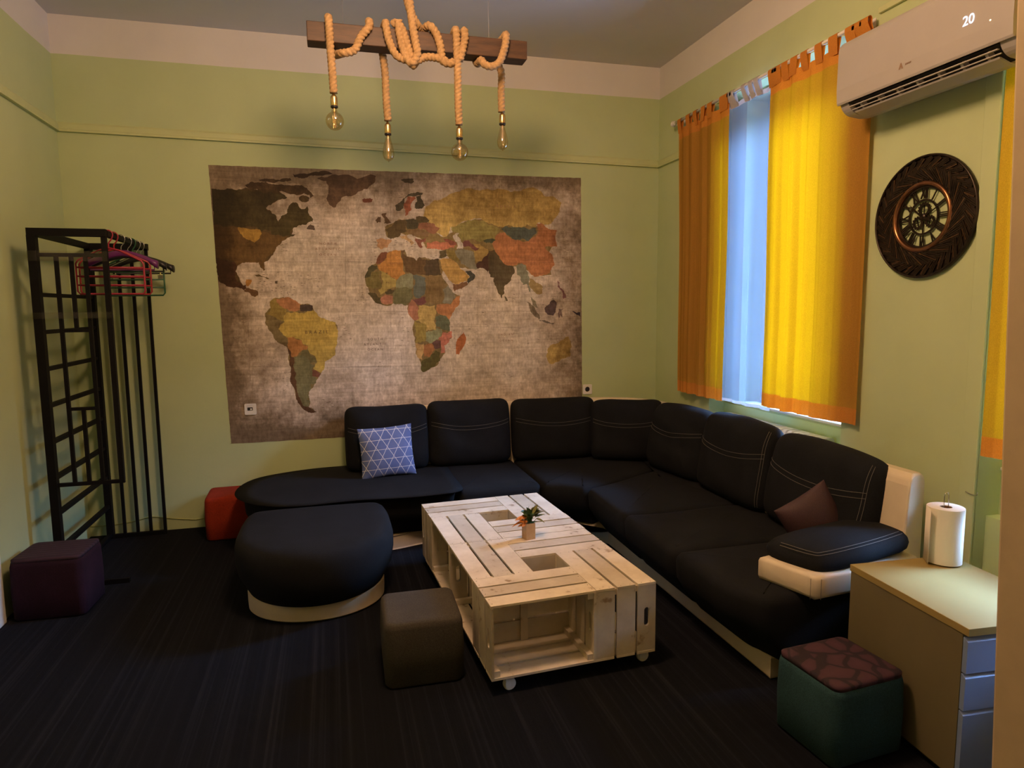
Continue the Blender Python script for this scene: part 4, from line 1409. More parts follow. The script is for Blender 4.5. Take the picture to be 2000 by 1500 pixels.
# ------------------------------------------------------------------ wall clock
CY, CZ, CRD = -2.672, 1.990, 0.282
clock = thing('wall_clock', 'large round bronze wall clock with woven rim and roman numerals', 'clock', (W, CY, CZ))
CM = Matrix.Translation((W - 0.002, CY, CZ)) @ RF            # local x right, y up, z into the room
def ringc(r0, r1, z0, z1, name, mat, n=72, rnd_=True, parent=clock):
    mb = MB()
    if rnd_:
        rc, rr_, zc_, zr = (r0 + r1) / 2, (r1 - r0) / 2, (z0 + z1) / 2, (z1 - z0) / 2
        prof = [(rc + rr_ * math.cos(2 * PI * k / 14), zc_ + zr * math.sin(2 * PI * k / 14)) for k in range(14)]
    else:
        prof = [(r0, z0), (r1, z0), (r1, z1), (r0, z1)]
    mb.ring(prof, n, 0, CM)
    return mb.build(name, mat, parent, smooth=rnd_)
ringc(CRD - 0.013, CRD, 0.0, 0.022, 'outer_rim', M['clock_dark'])
band = MB()
band.ring([(0.160, 0.002), (CRD - 0.006, 0.002), (CRD - 0.006, 0.008), (0.160, 0.020)], 72, 0, CM)
strips = band
for k in range(36):
    a = 2 * PI * k / 36
    for layer, (r0, r1, da, w) in enumerate(((0.166, 0.222, 0.42, 0.0085), (0.205, 0.268, -0.30, 0.0075))):
        p0 = Vector((r0 * math.cos(a), r0 * math.sin(a), 0.0235 - layer * 0.005))
        p1 = Vector((r1 * math.cos(a + da), r1 * math.sin(a + da), 0.018 - layer * 0.004))
        for q in (-1, 0, 1):
            off = (p1 - p0).cross(Vector((0, 0, 1))).normalized() * q * w
            strips.bar(CM @ (p0 + off), CM @ (p1 + off), w * 0.62, 0.006, 1 if q == layer and k % 2 else 0)
ticks = band
for k in range(36):
    a = 2 * PI * (k + 0.5) / 36
    for q in range(3):
        r = 0.236 + q * 0.011
        p = Vector((r * math.cos(a), r * math.sin(a), 0.0155 - q * 0.001))
        t_ = Vector((-math.sin(a + 0.5), math.cos(a + 0.5), 0)) * 0.011
        ticks.bar(CM @ (p - t_), CM @ (p + t_), 0.0028, 0.003, 1)
band.build('woven_band', [M['clock_dark'], M['clock_hi']], clock)
ringc(0.140, 0.164, 0.004, 0.032, 'inner_ring', M['clock_copper'])
ringc(0.132, 0.141, 0.004, 0.016, 'dial_ring', M['clock_dark'], rnd_=False)
ringc(0.074, 0.082, 0.006, 0.013, 'dial_ring', M['clock_dark'], rnd_=False)
roman = ['XII', 'I', 'II', 'III', 'IIII', 'V', 'VI', 'VII', 'VIII', 'IX', 'X', 'XI']
for k, s in enumerate(roman):
    a = PI / 2 - 2 * PI * k / 12
    m = CM @ Matrix.Translation((0.107 * math.cos(a), 0.107 * math.sin(a), 0.0105)) @ rz(a - PI / 2) @ Matrix.Diagonal((0.62, 1.35, 1, 1))
    text_mesh(s, 0.052, m, 'numeral', M['clock_dark'], clock, 0.0022, 1.0, 0.0016)
gear = MB()
for (gx, gy, r, n) in ((0.0, 0.034, 0.036, 14), (-0.032, -0.024, 0.032, 12), (0.034, -0.022, 0.029, 11)):
    out = []
    for k in range(n * 4):
        rr_ = r * (1.0 if k % 4 in (0, 1) else 0.84)
        a = 2 * PI * k / (n * 4)
        out.append((gx + rr_ * math.cos(a), gy + rr_ * math.sin(a)))
    hole = [(gx + r * 0.55 * math.cos(2 * PI * k / 16), gy + r * 0.55 * math.sin(2 * PI * k / 16)) for k in range(16)]
    gear.prism(out, 0.003, [hole], 0, CM @ Matrix.Translation((0, 0, 0.006)))
    for q in range(2):
        a = q * PI / 2 + gx * 40
        d = Vector((math.cos(a), math.sin(a), 0)) * r * 0.6
        c = Vector((gx, gy, 0.0075))
        gear.bar(CM @ (c - d), CM @ (c + d), 0.006, 0.002)
for a in (0.5, 2.6, 4.7):
    gear.bar(CM @ Vector((0.02 * math.cos(a), 0.02 * math.sin(a), 0.008)), CM @ Vector((0.076 * math.cos(a), 0.076 * math.sin(a), 0.008)), 0.009, 0.002)
gear.lathe([(0.014, 0.002), (0.014, 0.016), (0.008, 0.019)], 20, 0, CM)
gear.build('gear', M['clock_dark'], clock)
for nm, a, L, w in (('hour_hand', math.radians(-22), 0.062, 0.006), ('minute_hand', math.radians(138), 0.095, 0.004)):
    hmb = MB().prism([(-0.012, -w * 0.7), (L * 0.6, -w), (L, 0), (L * 0.6, w), (-0.012, w * 0.7)], 0.0015, (), 0, CM @ Matrix.Translation((0, 0, 0.0205 if nm[0] == 'h' else 0.0225)) @ rz(a))
    hmb.build(nm, M['clock_dark'], clock)

# ------------------------------------------------------------------ drawer cabinet, paper roll
CAX, CAY, CA, CAH = 3.678, -3.105, -0.075, 0.560
KM = Matrix.Translation((CAX, CAY, 0)) @ rz(CA)              # local x to the right, -y towards the viewer
cab = thing('drawer_cabinet', 'low drawer cabinet with pale green top and grey drawer fronts beside the sofa arm', 'cabinet', (CAX + 0.25, CAY - 0.28, 0))
CWD, CDP = 0.46, 0.560
MB().span((0.003, -CDP + 0.024, 0.03), (CWD - 0.003, -0.004, CAH - 0.0265), 0, KM).build('carcass', M['cab_side'], cab, bevel=0.001)
MB().span((0.03, -CDP + 0.05, 0.001), (CWD - 0.03, -0.03, 0.03), 0, KM).build('plinth', M['dark'], cab)
MB().span((0, -CDP, CAH - 0.026), (CWD, 0, CAH), 0, KM).build('top', M['cab_top'], cab, bevel=0.0015)
zs = [(0.405, 0.520), (0.278, 0.396), (0.036, 0.269)]
for z0, z1 in zs:
    dr_ = MB()
    dr_.prism([(-CDP + 0.0045, z0), (-CDP + 0.0225, z0), (-CDP + 0.0225, z1 + 0.004), (-CDP + 0.018, z1 + 0.004), (-CDP + 0.0045, z1 - 0.008)], CWD - 0.008, (), 0, KM @ Matrix.Translation((0.004, 0, 0)) @ Matrix(((0, 0, 1, 0), (1, 0, 0, 0), (0, 1, 0, 0), (0, 0, 0, 1))))
    dr_.build('drawer', M['drawer'], cab, bevel=0.001)
RO = at(1860, 1108, 2, CAH)
RO = Vector((RO.x + 0.012, RO.y + 0.055, CAH))
hold = thing('paper_towel_holder', 'chrome wire holder standing through the paper towel roll', 'paper towel holder', RO)
hb = MB()
hb.lathe([(0.0001, 0.001), (0.048, 0.001), (0.048, 0.004), (0.0001, 0.0045)], 28, 0, Matrix.Translation(RO))
hb.build('base', M['steel'], hold, smooth=False)
lp = [(-0.011, 0, 0.004), (-0.011, 0, 0.27)] + [(-0.011 * math.cos(PI * k / 10), 0, 0.272 + 0.014 * math.sin(PI * k / 10)) for k in range(1, 10)] + [(0.011, 0, 0.27), (0.011, 0, 0.004)]
MB().tube([RO + Vector(p) for p in lp], 0.0018, 8).build('wire_loop', M['steel'], hold, smooth=True)
roll = thing('paper_towel_roll', 'white paper towel roll on the drawer cabinet', 'paper towel', RO + Vector((0, 0, 0.005)))
RH, RRD = 0.222, 0.066
rm = MB()
prof_o, prof_i = [], []
for k in range(64):
    a = 2 * PI * k / 64
    rr_ = RRD + 0.0010 * math.sin(3 * a)
    prof_o.append((rr_ * math.cos(a), rr_ * math.sin(a)))
    prof_i.append((0.0215 * math.cos(a), 0.0215 * math.sin(a)))
rm.prism(prof_o, RH, [prof_i], 0, Matrix.Translation(RO + Vector((0, 0, 0.006))))
rm.build('roll', M['paper'], roll, bevel=0.003)
cm = MB().ring([(0.0195, 0.006), (0.0212, 0.006), (0.0212, RH + 0.004), (0.0195, RH + 0.004)], 40, 0, Matrix.Translation(RO))
cm.build('core', M['card'], roll)
fl = MB()
vs = []
n = 10
for k in range(n):
    t = k / (n - 1)
    a = math.radians(120 + 75 * t) if t < 0.55 else None
    if t < 0.55:
        p = Vector(((RRD + 0.0016) * math.cos(a), (RRD + 0.0016) * math.sin(a), 0))
        last, d = p, Vector((-math.sin(a), math.cos(a), 0))
    else:
        p = last + d * (t - 0.5) * 0.10 + Vector((-0.012 * (t - 0.5), 0, 0))
    vs += [RO + p + Vector((0, 0, 0.007)), RO + p + Vector((0, 0, RH + 0.004))]
fs = [(2 * i, 2 * i + 1, 2 * i + 3, 2 * i + 2) for i in range(n - 1)]
fl.add(vs, fs)
flo = fl.build('loose_sheet', M['paper'], roll, smooth=True)
sd = flo.modifiers.new('thickness', 'SOLIDIFY')
sd.thickness = 0.0008

# ------------------------------------------------------------------ sockets, cable, hook
def wall_socket(label, u0, v0, kind):
    p = at(u0, v0, 1, 0)
    root = thing('wall_socket', label, 'socket', (p.x, -0.001, p.z), 'wall sockets')
    MY = Matrix.Translation((p.x, -0.002, p.z)) @ Matrix(((1, 0, 0, 0), (0, 0, -1, 0), (0, 1, 0, 0), (0, 0, 0, 1)))
    MB().prism(rrect(0, 0, 0.082, 0.082, 0.008, 4), 0.010, [rrect(0, 0, 0.054, 0.054, 0.004, 3)], 0, MY).build('plate', M['socket'], root, bevel=0.0015)
    if kind == 'round':
        c = [(0.0215 * math.cos(2 * PI * k / 28), 0.0215 * math.sin(2 * PI * k / 28)) for k in range(28)]
        MB().prism(rrect(0, 0, 0.0535, 0.0535, 0.004, 3), 0.009, [c], 0, MY).build('insert', M['socket'], root)
        MB().lathe([(0.0001, 0.0015), (0.0212, 0.0015), (0.0212, 0.003), (0.0001, 0.003)], 28, 0, MY).build('recess', M['dark'], root)
        MB().box((0, 0.0185, 0.005), (0.008, 0.005, 0.004), 0, MY).box((0, -0.0185, 0.005), (0.008, 0.005, 0.004), 0, MY).build('contact', M['brass'], root)
    else:
        MB().prism(rrect(0, 0, 0.0535, 0.0535, 0.004, 3), 0.008, [rrect(-0.003, 0.002, 0.038, 0.024, 0.003, 3)], 0, MY).build('insert', M['socket'], root)
        MB().box((-0.003, 0.002, 0.0025), (0.038, 0.024, 0.002), 0, MY).build('recess', M['dark'], root)
        MB().box((0.004, 0.0, 0.0045), (0.012, 0.012, 0.002), 0, MY).build('contact', M['socket'], root)
wall_socket('white wall socket in the lower left of the world map', 489.5, 799, 'flat')
wall_socket('white round-hole wall socket right of the world map', 1146.5, 760, 'round')
cb = [at(u, v, 1, -0.004) for u, v in ((176, 1028), (205, 1027), (223, 1025), (240, 1022), (262, 1018), (283, 1012), (300, 1009), (330, 1012), (365, 1014), (400, 1012))]
cbt = MB().tube(catmull([tuple(p) for p in cb] + [(1.2, -0.004, 0.13), (1.6, -0.004, 0.10)], 6), 0.0035, 7)
tag(cbt.build('wall_cable', M['cable'], None, at=tuple(cb[0]), smooth=True), 'thin cable running low along the back wall behind the clothes rack', 'cable')
hk = MB().tube(catmull([tuple(at(u, v, 0, W - 0.018)) for u, v in ((1886, 960), (1893, 964), (1902, 967), (1908, 967), (1909, 962))], 5), 0.002, 6)
hk.tube([tuple(at(1886, 960, 0, W - 0.016)), tuple(at(1886, 960, 0, W - 0.013) + Vector((0.012, 0, 0)))], 0.002, 6)
tag(hk.build('wire_hook', M['steel'], None, at=(W, -3.0, 0.75), smooth=True), 'thin wire hook on the wall above the paper roll', 'hook')

# ------------------------------------------------------------------ world map poster on the back wall
MX0, MX1, MZ0, MZ1 = 0.930, 3.722, 0.612, 2.612
mapc = Vector(((MX0 + MX1) / 2, -0.0015, (MZ0 + MZ1) / 2))
wmap = thing('world_map', 'large aged brown world map poster on the green back wall above the sofa', 'map', mapc)

def map_material():
    t = NT('aged_map_print')
    at_ = t.new('ShaderNodeVertexColor')
    at_.layer_name = 'tint'
    tc = t.new('ShaderNodeTexCoord')
    sx = t.new('ShaderNodeSeparateXYZ')
    t.link(tc.outputs['Object'], sx.inputs[0])
    c = at_.outputs['Color']
    n1 = t.noise(2.2, (1, 1, 1), 8, 0.65)
    n2 = t.noise(12, (1, 1, 1), 6, 0.7)
    n3 = t.noise(60, (1, 1, 0.35), 4, 0.7)
    n4 = t.noise(9, (0.25, 1, 6), 4, 0.7)
    for n, lo, hi, p0, p1 in ((n1, 0.72, 1.20, 0.3, 0.68), (n2, 0.72, 1.18, 0.32, 0.66), (n3, 0.78, 1.13, 0.34, 0.64), (n4, 0.85, 1.08, 0.36, 0.6)):
        c = t.mix(c, t.ramp(n, [(p0, (lo, lo * 0.97, lo * 0.92)), (p1, (hi, hi, hi))]), 1.0, 'MULTIPLY')
    # browned, scorched edges of the print
    hx, hz = (MX1 - MX0) / 2, (MZ1 - MZ0) / 2
    dx = t.math('SUBTRACT', hx, t.math('ABSOLUTE', sx.outputs['X']))
    dz = t.math('SUBTRACT', hz, t.math('ABSOLUTE', sx.outputs['Z']))
    d = t.math('MINIMUM', dx, dz)
    left = t.math('MULTIPLY', t.math('LESS_THAN', sx.outputs['X'], 0.0), 0.10)
    d = t.math('SUBTRACT', d, left)
    d = t.math('ADD', d, t.math('MULTIPLY', t.math('SUBTRACT', n1, 0.5), 0.55))
    d = t.math('ADD', d, t.math('MULTIPLY', t.math('SUBTRACT', n2, 0.5), 0.30))
    e = t.ramp(d, [(0.0, (0.30, 0.25, 0.19)), (0.10, (0.55, 0.49, 0.42)), (0.26, (0.86, 0.82, 0.78)), (0.42, (1, 1, 1))])
    c = t.mix(c, e, 1.0, 'MULTIPLY')
    t.link(c, t.b.inputs['Base Color'])
    t.b.inputs['Roughness'].default_value = 0.6
    t.b.inputs['Specular IOR Level'].default_value = 0.25
    t.bump(n2, 0.15, 0.004)
    return t.m
M['map'] = map_material()
M['ink'] = plain('map_ink', (0.07, 0.04, 0.022), 0.7)
M['faded_ink'] = plain('faded_map_ink', (0.26, 0.13, 0.08), 0.7)

FR = {1: (400, 320, 5.769), 2: (440, 560, 5.769), 3: (690, 460, 5.357), 4: (720, 340, 8.333), 5: (880, 400, 5.769), 6: (390, 300, 2.587), 7: (680, 320, 3.0)}
def mp(fr, x, y):
    ox, oy, s = FR[fr]
    p = at(ox + x / s, oy + y / s, 1, -0.0015)
    return Vector((p.x - mapc.x, p.z - mapc.z))
rm_ = random.Random(21)
def rough(P, depth, amt):
    for _ in range(depth):
        Q = []
        n = len(P)
        for i in range(n):
            a, b = P[i], P[(i + 1) % n]
            d = b - a
            Q.append(a)
            if d.length > 0.010:
                Q.append((a + b) / 2 + Vector((-d.y, d.x)) * rm_.uniform(-amt, amt))
        P = Q
    return P
REG = [
 # land under the country patches
 (2, (112, 86, 46), [(500,170),(560,125),(740,130),(850,200),(985,215),(1000,270),(1050,330),(1180,390),(1240,400),(1265,560),(1240,760),(1120,850),(1080,975),(1030,1050),(960,1160),(950,1290),(940,1360),(1030,1415),(880,1380),(790,1220),(740,980),(720,760),(700,690),(620,640),(540,540),(450,410),(450,320),(510,240)]),
 (3, (112, 84, 46), [(290,180),(420,155),(540,155),(560,220),(660,265),(690,225),(850,250),(895,245),(925,410),(990,510),(1050,600),(1120,630),(1080,700),(1000,880),(1010,1000),(1030,1070),(950,1150),(960,1230),(910,1290),(860,1370),(730,1430),(705,1330),(650,1130),(640,900),(590,840),(575,730),(420,710),(320,730),(200,660),(135,520),(120,440),(190,310),(235,290)]),
 (7, (120, 90, 48), [(215,370),(330,325),(480,330),(560,430),(590,410),(800,320),(1000,350),(1215,400),(1190,650),(1000,600),(930,590),(830,580),(760,600),(660,610),(560,500),(455,490),(440,450),(390,420),(300,400),(230,430)]),
 (1, (80, 56, 26), [(60,300),(400,290),(900,360),(860,400),(720,465),(690,500),(760,560),(800,580),(830,650),(930,550),(1080,505),(1215,640),(1000,720),(915,850),(790,985),(668,1110),(660,1205),(610,1110),(420,1115),(345,1210),(430,1370),(380,1395),(190,1345),(135,1210),(85,690)]),
 # frame, display colour, points
 (1, (66, 50, 21), [(50,285),(140,290),(250,275),(400,285),(470,300),(560,315),(640,320),(730,315),(820,330),(900,350),(930,380),(860,400),(780,425),(720,465),(685,490),(700,530),(760,560),(800,580),(805,615),(830,650),(855,610),(860,590),(930,550),(940,500),(975,445),(1040,440),(1080,505),(1120,510),(1150,470),(1165,530),(1220,620),(1215,650),(1150,680),(1060,690),(1000,720),(960,790),(1040,790),(1000,815),(930,810),(900,820),(760,800),(740,750),(690,740),(640,760),(400,720),(330,700),(85,690),(60,420)]),
 (1, (92, 62, 27), [(85,690),(330,700),(400,720),(560,735),(640,760),(700,770),(760,800),(900,820),(930,810),(915,850),(850,885),(800,940),(790,985),(730,1030),(680,1070),(668,1110),(680,1195),(660,1205),(635,1160),(610,1110),(500,1110),(420,1115),(360,1150),(330,1100),(240,1080),(120,1060),(105,880)]),
 (1, (150, 105, 40), [(370,715),(500,735),(620,740),(640,790),(610,850),(560,890),(470,850),(420,800)]),
 (1, (74, 43, 22), [(120,1060),(240,1080),(330,1100),(360,1150),(345,1210),(335,1280),(360,1330),(430,1370),(465,1360),(470,1400),(440,1425),(380,1395),(300,1390),(190,1345),(160,1270),(135,1210)]),
 (1, (150, 95, 40), [(470,1300),(525,1300),(520,1350),(490,1380),(460,1370)]),
 (1, (95, 62, 32), [(470,1400),(500,1400),(590,1430),(600,1480),(560,1500),(520,1480),(440,1430)]),
 (1, (82, 56, 30), [(450,240),(530,200),(640,205),(720,225),(860,230),(960,240),(1090,240),(1150,270),(1230,360),(1190,385),(1180,350),(1120,330),(1060,350),(1000,340),(930,330),(850,310),(780,305),(700,300),(600,290),(520,280)]),
 (1, (80, 57, 28), [(1060,380),(1110,350),(1180,380),(1170,420),(1110,430),(1065,410)]),
 (1, (84, 58, 34), [(600,180),(700,165),(800,180),(960,160),(980,185),(840,195),(700,200)]),
 (1, (78, 52, 32), [(990,115),(1200,100),(1420,100),(1440,112),(1260,135),(1120,165),(1010,150)]),
 (1, (80, 58, 42), [(1150,735),(1190,680),(1235,700),(1240,745),(1190,740)]),
 (6, (97, 67, 43), [(590,125),(700,110),(890,112),(880,150),(845,180),(790,205),(735,215),(705,245),(685,273),(660,262),(640,225),(650,185),(640,140)]),
 (7, (110, 58, 36), [(80,210),(110,203),(145,207),(140,222),(105,228),(85,222)]),
 (1, (95, 72, 40), [(560,1250),(620,1250),(700,1280),(760,1310),(700,1300),(640,1275)]),
 (1, (80, 60, 38), [(790,1325),(820,1320),(820,1350),(795,1350)]),
 # South America
 (2, (162, 124, 54), [(690,290),(780,280),(840,300),(920,280),(1000,270),(1050,330),(1120,360),(1180,390),(1240,400),(1255,470),(1270,560),(1255,660),(1240,760),(1190,810),(1120,850),(1105,940),(1080,975),(1020,940),(990,920),(1030,860),(1020,800),(960,760),(930,720),(930,660),(870,640),(860,600),(770,570),(690,570),(640,520),(600,480),(620,430),(670,400),(660,330)]),
 (2, (128, 98, 44), [(500,170),(560,125),(600,160),(610,210),(690,240),(690,290),(660,330),(670,400),(600,370),(530,330),(475,310),(510,240)]),
 (2, (148, 92, 54), [(570,140),(640,125),(740,130),(810,170),(850,200),(840,260),(770,280),(690,250),(610,210)]),
 (2, (66, 48, 36), [(845,205),(900,195),(980,210),(990,250),(960,275),(900,275),(850,280)]),
 (2, (104, 80, 46), [(450,320),(475,310),(530,330),(600,370),(660,390),(620,430),(605,490),(640,530),(690,580),(710,640),(700,690),(620,640),(540,540),(480,460),(450,410)]),
 (2, (152, 94, 46), [(700,570),(760,565),(860,600),(880,650),(930,670),(920,710),(850,730),(800,790),(740,790),(715,710),(700,650)]),
 (2, (100, 82, 46), [(860,720),(930,710),(950,760),(1010,800),(1020,860),(950,860),(930,810),(860,780)]),
 (2, (102, 87, 52), [(770,800),(850,770),(930,810),(960,870),(1010,880),(975,930),(990,1010),(1030,1050),(1020,1090),(960,1100),(960,1160),(930,1190),(950,1240),(920,1270),(960,1290),(940,1360),(870,1340),(830,1240),(800,1150),(780,1030),(760,900)]),
 (2, (80, 50, 28), [(705,690),(745,790),(775,800),(765,900),(785,1040),(805,1150),(840,1250),(880,1340),(950,1360),(1030,1415),(960,1420),(880,1380),(820,1310),(790,1220),(760,1120),(740,980),(725,860),(720,760)]),
 (2, (106, 60, 40), [(975,930),(1020,940),(1075,985),(1050,1020),(985,1010)]),
 # Africa
 (3, (112, 64, 40), [(235,290),(250,240),(290,180),(360,180),(350,230),(300,280),(250,300)]),
 (3, (162, 102, 46), [(360,180),(420,155),(500,155),(500,230),(520,280),(545,400),(450,465),(400,440),(290,370),(250,310),(300,280),(350,230)]),
 (3, (90, 62, 34), [(500,155),(540,155),(520,190),(560,220),(660,265),(690,225),(760,250),(760,420),(620,410),(545,380),(525,280),(505,230)]),
 (3, (72, 53, 32), [(760,250),(850,250),(890,240),(900,310),(925,410),(860,420),(760,420)]),
 (3, (72, 60, 34), [(120,440),(150,370),(190,310),(250,310),(255,350),(190,380),(180,430),(130,445)]),
 (3, (108, 87, 44), [(130,450),(180,430),(195,380),(290,370),(300,520),(300,555),(200,555),(150,540),(135,520)]),
 (3, (152, 120, 60), [(290,370),(400,440),(455,470),(450,540),(360,560),(320,600),(290,620),(260,570),(300,540)]),
 (3, (122, 108, 72), [(455,470),(545,405),(625,410),(630,520),(610,560),(520,560),(450,550)]),
 (3, (88, 82, 64), [(625,415),(700,420),(750,440),(755,600),(700,660),(640,640),(630,550)]),
 (3, (113, 82, 44), [(755,430),(860,420),(925,415),(960,500),(930,560),(930,700),(860,725),(760,690),(750,600)]),
 (3, (117, 100, 72), [(935,560),(990,510),(1030,570),(1050,600),(1070,650),(1020,715),(930,700)]),
 (3, (100, 86, 50), [(410,600),(450,550),(610,560),(625,640),(580,700),(550,735),(500,715),(420,710),(415,650)]),
 (3, (150, 92, 62), [(290,650),(340,620),(410,630),(410,710),(330,720),(280,690)]),
 (3, (74, 58, 32), [(150,600),(230,600),(290,650),(290,700),(320,730),(270,715),(200,660)]),
 (3, (76, 60, 34), [(330,590),(380,560),(430,570),(400,610),(350,620)]),
 (3, (104, 58, 46), [(620,670),(690,655),(750,640),(765,690),(740,715),(680,730),(650,700)]),
 (3, (146, 88, 58), [(580,720),(610,670),(650,700),(680,740),(690,880),(640,890),(590,840),(570,780)]),
 (3, (160, 122, 62), [(690,730),(760,730),(860,725),(870,800),(850,880),(870,990),(760,1000),(750,920),(640,900),(690,870)]),
 (3, (160, 98, 54), [(870,730),(940,715),(1020,720),(1080,640),(1120,630),(1110,720),(1050,800),(1000,880),(900,820),(870,790)]),
 (3, (88, 82, 54), [(860,850),(910,830),(990,870),(1010,960),(1010,1000),(930,980),(870,950)]),
 (3, (134, 104, 46), [(640,900),(750,920),(760,1010),(750,1110),(640,1120),(650,1020)]),
 (3, (124, 112, 72), [(760,1010),(870,990),(860,960),(930,980),(920,1050),(860,1100),(800,1130),(760,1100)]),
 (3, (164, 92, 66), [(940,1010),(1030,1000),(1030,1070),(950,1150),(960,1230),(910,1240),(920,1160),(890,1080)]),
 (3, (88, 56, 44), [(820,1140),(870,1085),(915,1100),(910,1180),(860,1190)]),
 (3, (160, 116, 64), [(650,1130),(740,1130),(740,1210),(720,1300),(690,1290),(660,1200)]),
 (3, (142, 86, 46), [(740,1150),(820,1130),(850,1200),(800,1270),(740,1270),(735,1200)]),
 (3, (80, 66, 30), [(720,1310),(800,1275),(860,1200),(905,1220),(910,1300),(860,1370),(780,1410),(730,1430),(705,1390),(705,1330)]),
 (3, (146, 78, 40), [(1155,1010),(1180,1070),(1150,1170),(1110,1250),(1075,1240),(1070,1180),(1090,1080),(1130,1040)]),
 # Middle East and Asia
 (3, (165, 118, 58), [(900,260),(960,240),(1050,260),(1100,310),(1160,370),(1215,430),(1190,480),(1100,510),(1040,500),(960,400),(920,320)]),
 (3, (112, 72, 42), [(1040,505),(1100,510),(1190,480),(1200,510),(1130,560),(1060,585),(1045,550)]),
 (3, (66, 58, 44), [(1170,380),(1230,370),(1275,410),(1250,470),(1200,510),(1190,480),(1220,430)]),
 (3, (84, 66, 38), [(900,160),(970,150),(980,210),(920,240),(895,240)]),
 (3, (122, 94, 44), [(970,150),(1060,160),(1100,230),(1095,290),(1040,255),(980,215)]),
 (3, (164, 92, 60), [(765,75),(860,60),(970,70),(1060,90),(1060,135),(960,150),(860,140),(770,140)]),
 (3, (118, 100, 72), [(1065,160),(1180,150),(1260,180),(1270,260),(1300,350),(1220,350),(1130,300),(1100,240)]),
 (5, (152, 112, 56), [(260,440),(330,440),(420,500),(410,570),(340,640),(280,640),(270,560)]),
 (5, (104, 58, 44), [(130,430),(200,400),(320,490),(280,520),(200,460),(140,470)]),
 (5, (72, 44, 30), [(290,660),(350,640),(410,570),(430,520),(500,510),(480,600),(430,640),(420,760),(380,720),(300,720)]),
 (5, (76, 58, 34), [(430,520),(500,510),(540,560),(580,640),(700,690),(720,770),(690,810),(610,910),(605,1000),(575,1055),(530,980),(490,820),(450,815),(430,760),(425,640)]),
 (5, (90, 72, 46), [(605,1030),(625,1040),(645,1085),(620,1080)]),
 (5, (152, 90, 50), [(470,440),(560,310),(610,310),(640,350),(760,400),(880,410),(960,360),(990,290),(970,210),(1040,210),(1090,260),(1200,290),(1200,470),(1150,470),(1060,480),(1110,530),(1160,600),(1170,680),(1120,770),(1020,800),(940,810),(880,750),(850,680),(780,660),(700,690),(590,650),(540,570),(500,520)]),
 (5, (76, 72, 54), [(570,270),(620,240),(690,260),(690,230),(760,250),(830,250),(880,280),(960,260),(970,310),(920,360),(880,410),(760,390),(640,340)]),
 (5, (130, 106, 52), [(0,240),(100,220),(200,170),(270,160),(380,180),(440,230),(520,250),(560,270),(540,310),(500,390),(400,390),(330,420),(200,390),(120,400),(90,320),(30,310)]),
 (5, (68, 64, 42), [(370,400),(430,385),(510,395),(470,430),(400,430)]),
 (5, (114, 100, 72), [(740,690),(800,660),(850,690),(870,760),(890,830),(880,900),(900,990),(880,960),(860,890),(820,900),(790,820),(750,790)]),
 (5, (138, 104, 58), [(890,830),(940,850),(1000,890),(1040,930),(1030,1000),(980,1010),(920,950),(880,900)]),
 (5, (108, 86, 60), [(850,1090),(890,1100),(960,1190),(1010,1270),(1000,1300),(950,1260),(890,1170)]),
 (5, (112, 92, 64), [(900,1040),(950,1080),(990,1160),(970,1160),(920,1100)]),
 (5, (84, 62, 54), [(1060,1160),(1110,1120),(1160,1070),(1195,1100),(1190,1160),(1160,1250),(1100,1240),(1065,1210)]),
 (5, (100, 80, 62), [(1000,1300),(1080,1310),(1170,1335),(1160,1345),(1070,1330),(1000,1310)]),
 (5, (104, 78, 64), [(1215,1170),(1285,1170),(1250,1190),(1260,1280),(1235,1240),(1215,1285)]),
 (5, (120, 76, 64), [(1205,855),(1225,870),(1230,930),(1280,970),(1300,1050),(1270,1060),(1240,960),(1205,920)]),
 (5, (60, 46, 48), [(1370,1200),(1480,1200),(1480,1270),(1420,1240)]),
 (7, (160, 122, 62), [(1170,1080),(1230,1050),(1290,1010),(1310,1070),(1300,1130),(1230,1160),(1180,1170),(1160,1130)]),
 # Europe and Russia
 (7, (164, 124, 62), [(455,250),(500,215),(580,190),(680,150),(800,150),(900,150),(1000,160),(1110,150),(1190,190),(1250,230),(1230,300),(1190,350),(1110,345),(1100,370),(1000,370),(940,355),(880,370),(820,350),(780,320),(700,330),(640,360),(600,370),(590,410),(560,430),(510,400),(520,370),(480,350),(440,300)]),
 (4, (76, 62, 40), [(430,520),(520,450),(600,370),(700,310),(800,290),(890,310),(840,350),(760,360),(650,360),(580,440),(560,560),(500,600),(440,590)]),
 (4, (146, 78, 48), [(570,480),(640,365),(740,360),(770,400),(700,470),(680,540),(700,570),(640,660),(590,680),(580,560)]),
 (4, (62, 50, 30), [(750,500),(790,440),(770,370),(850,340),(880,430),(920,510),(870,560),(780,570),(750,540)]),
 (4, (84, 62, 32), [(270,900),(400,820),(450,760),(520,740),(600,740),(600,850),(620,930),(520,970),(480,1030),(400,1050),(310,1030),(310,960)]),
 (4, (74, 60, 36), [(600,740),(680,730),(790,740),(800,880),(740,900),(640,900),(610,850)]),
 (4, (78, 58, 30), [(770,690),(900,690),(990,750),(950,790),(880,800),(800,790)]),
 (4, (126, 76, 48), [(810,820),(950,790),(1050,800),(1160,880),(1100,960),(980,950),(900,890),(810,890)]),
 (4, (116, 82, 48), [(620,930),(740,900),(860,900),(980,950),(960,1030),(850,1010),(740,1010),(650,960)]),
 (4, (118, 66, 44), [(760,1040),(940,1040),(930,1110),(850,1120),(880,1190),(850,1210),(790,1140)]),
 (4, (84, 58, 36), [(110,760),(150,700),(200,700),(200,780),(140,800)]),
 (4, (92, 62, 36), [(210,650),(290,640),(280,690),(330,740),(370,790),(300,810),(250,800),(260,730)]),
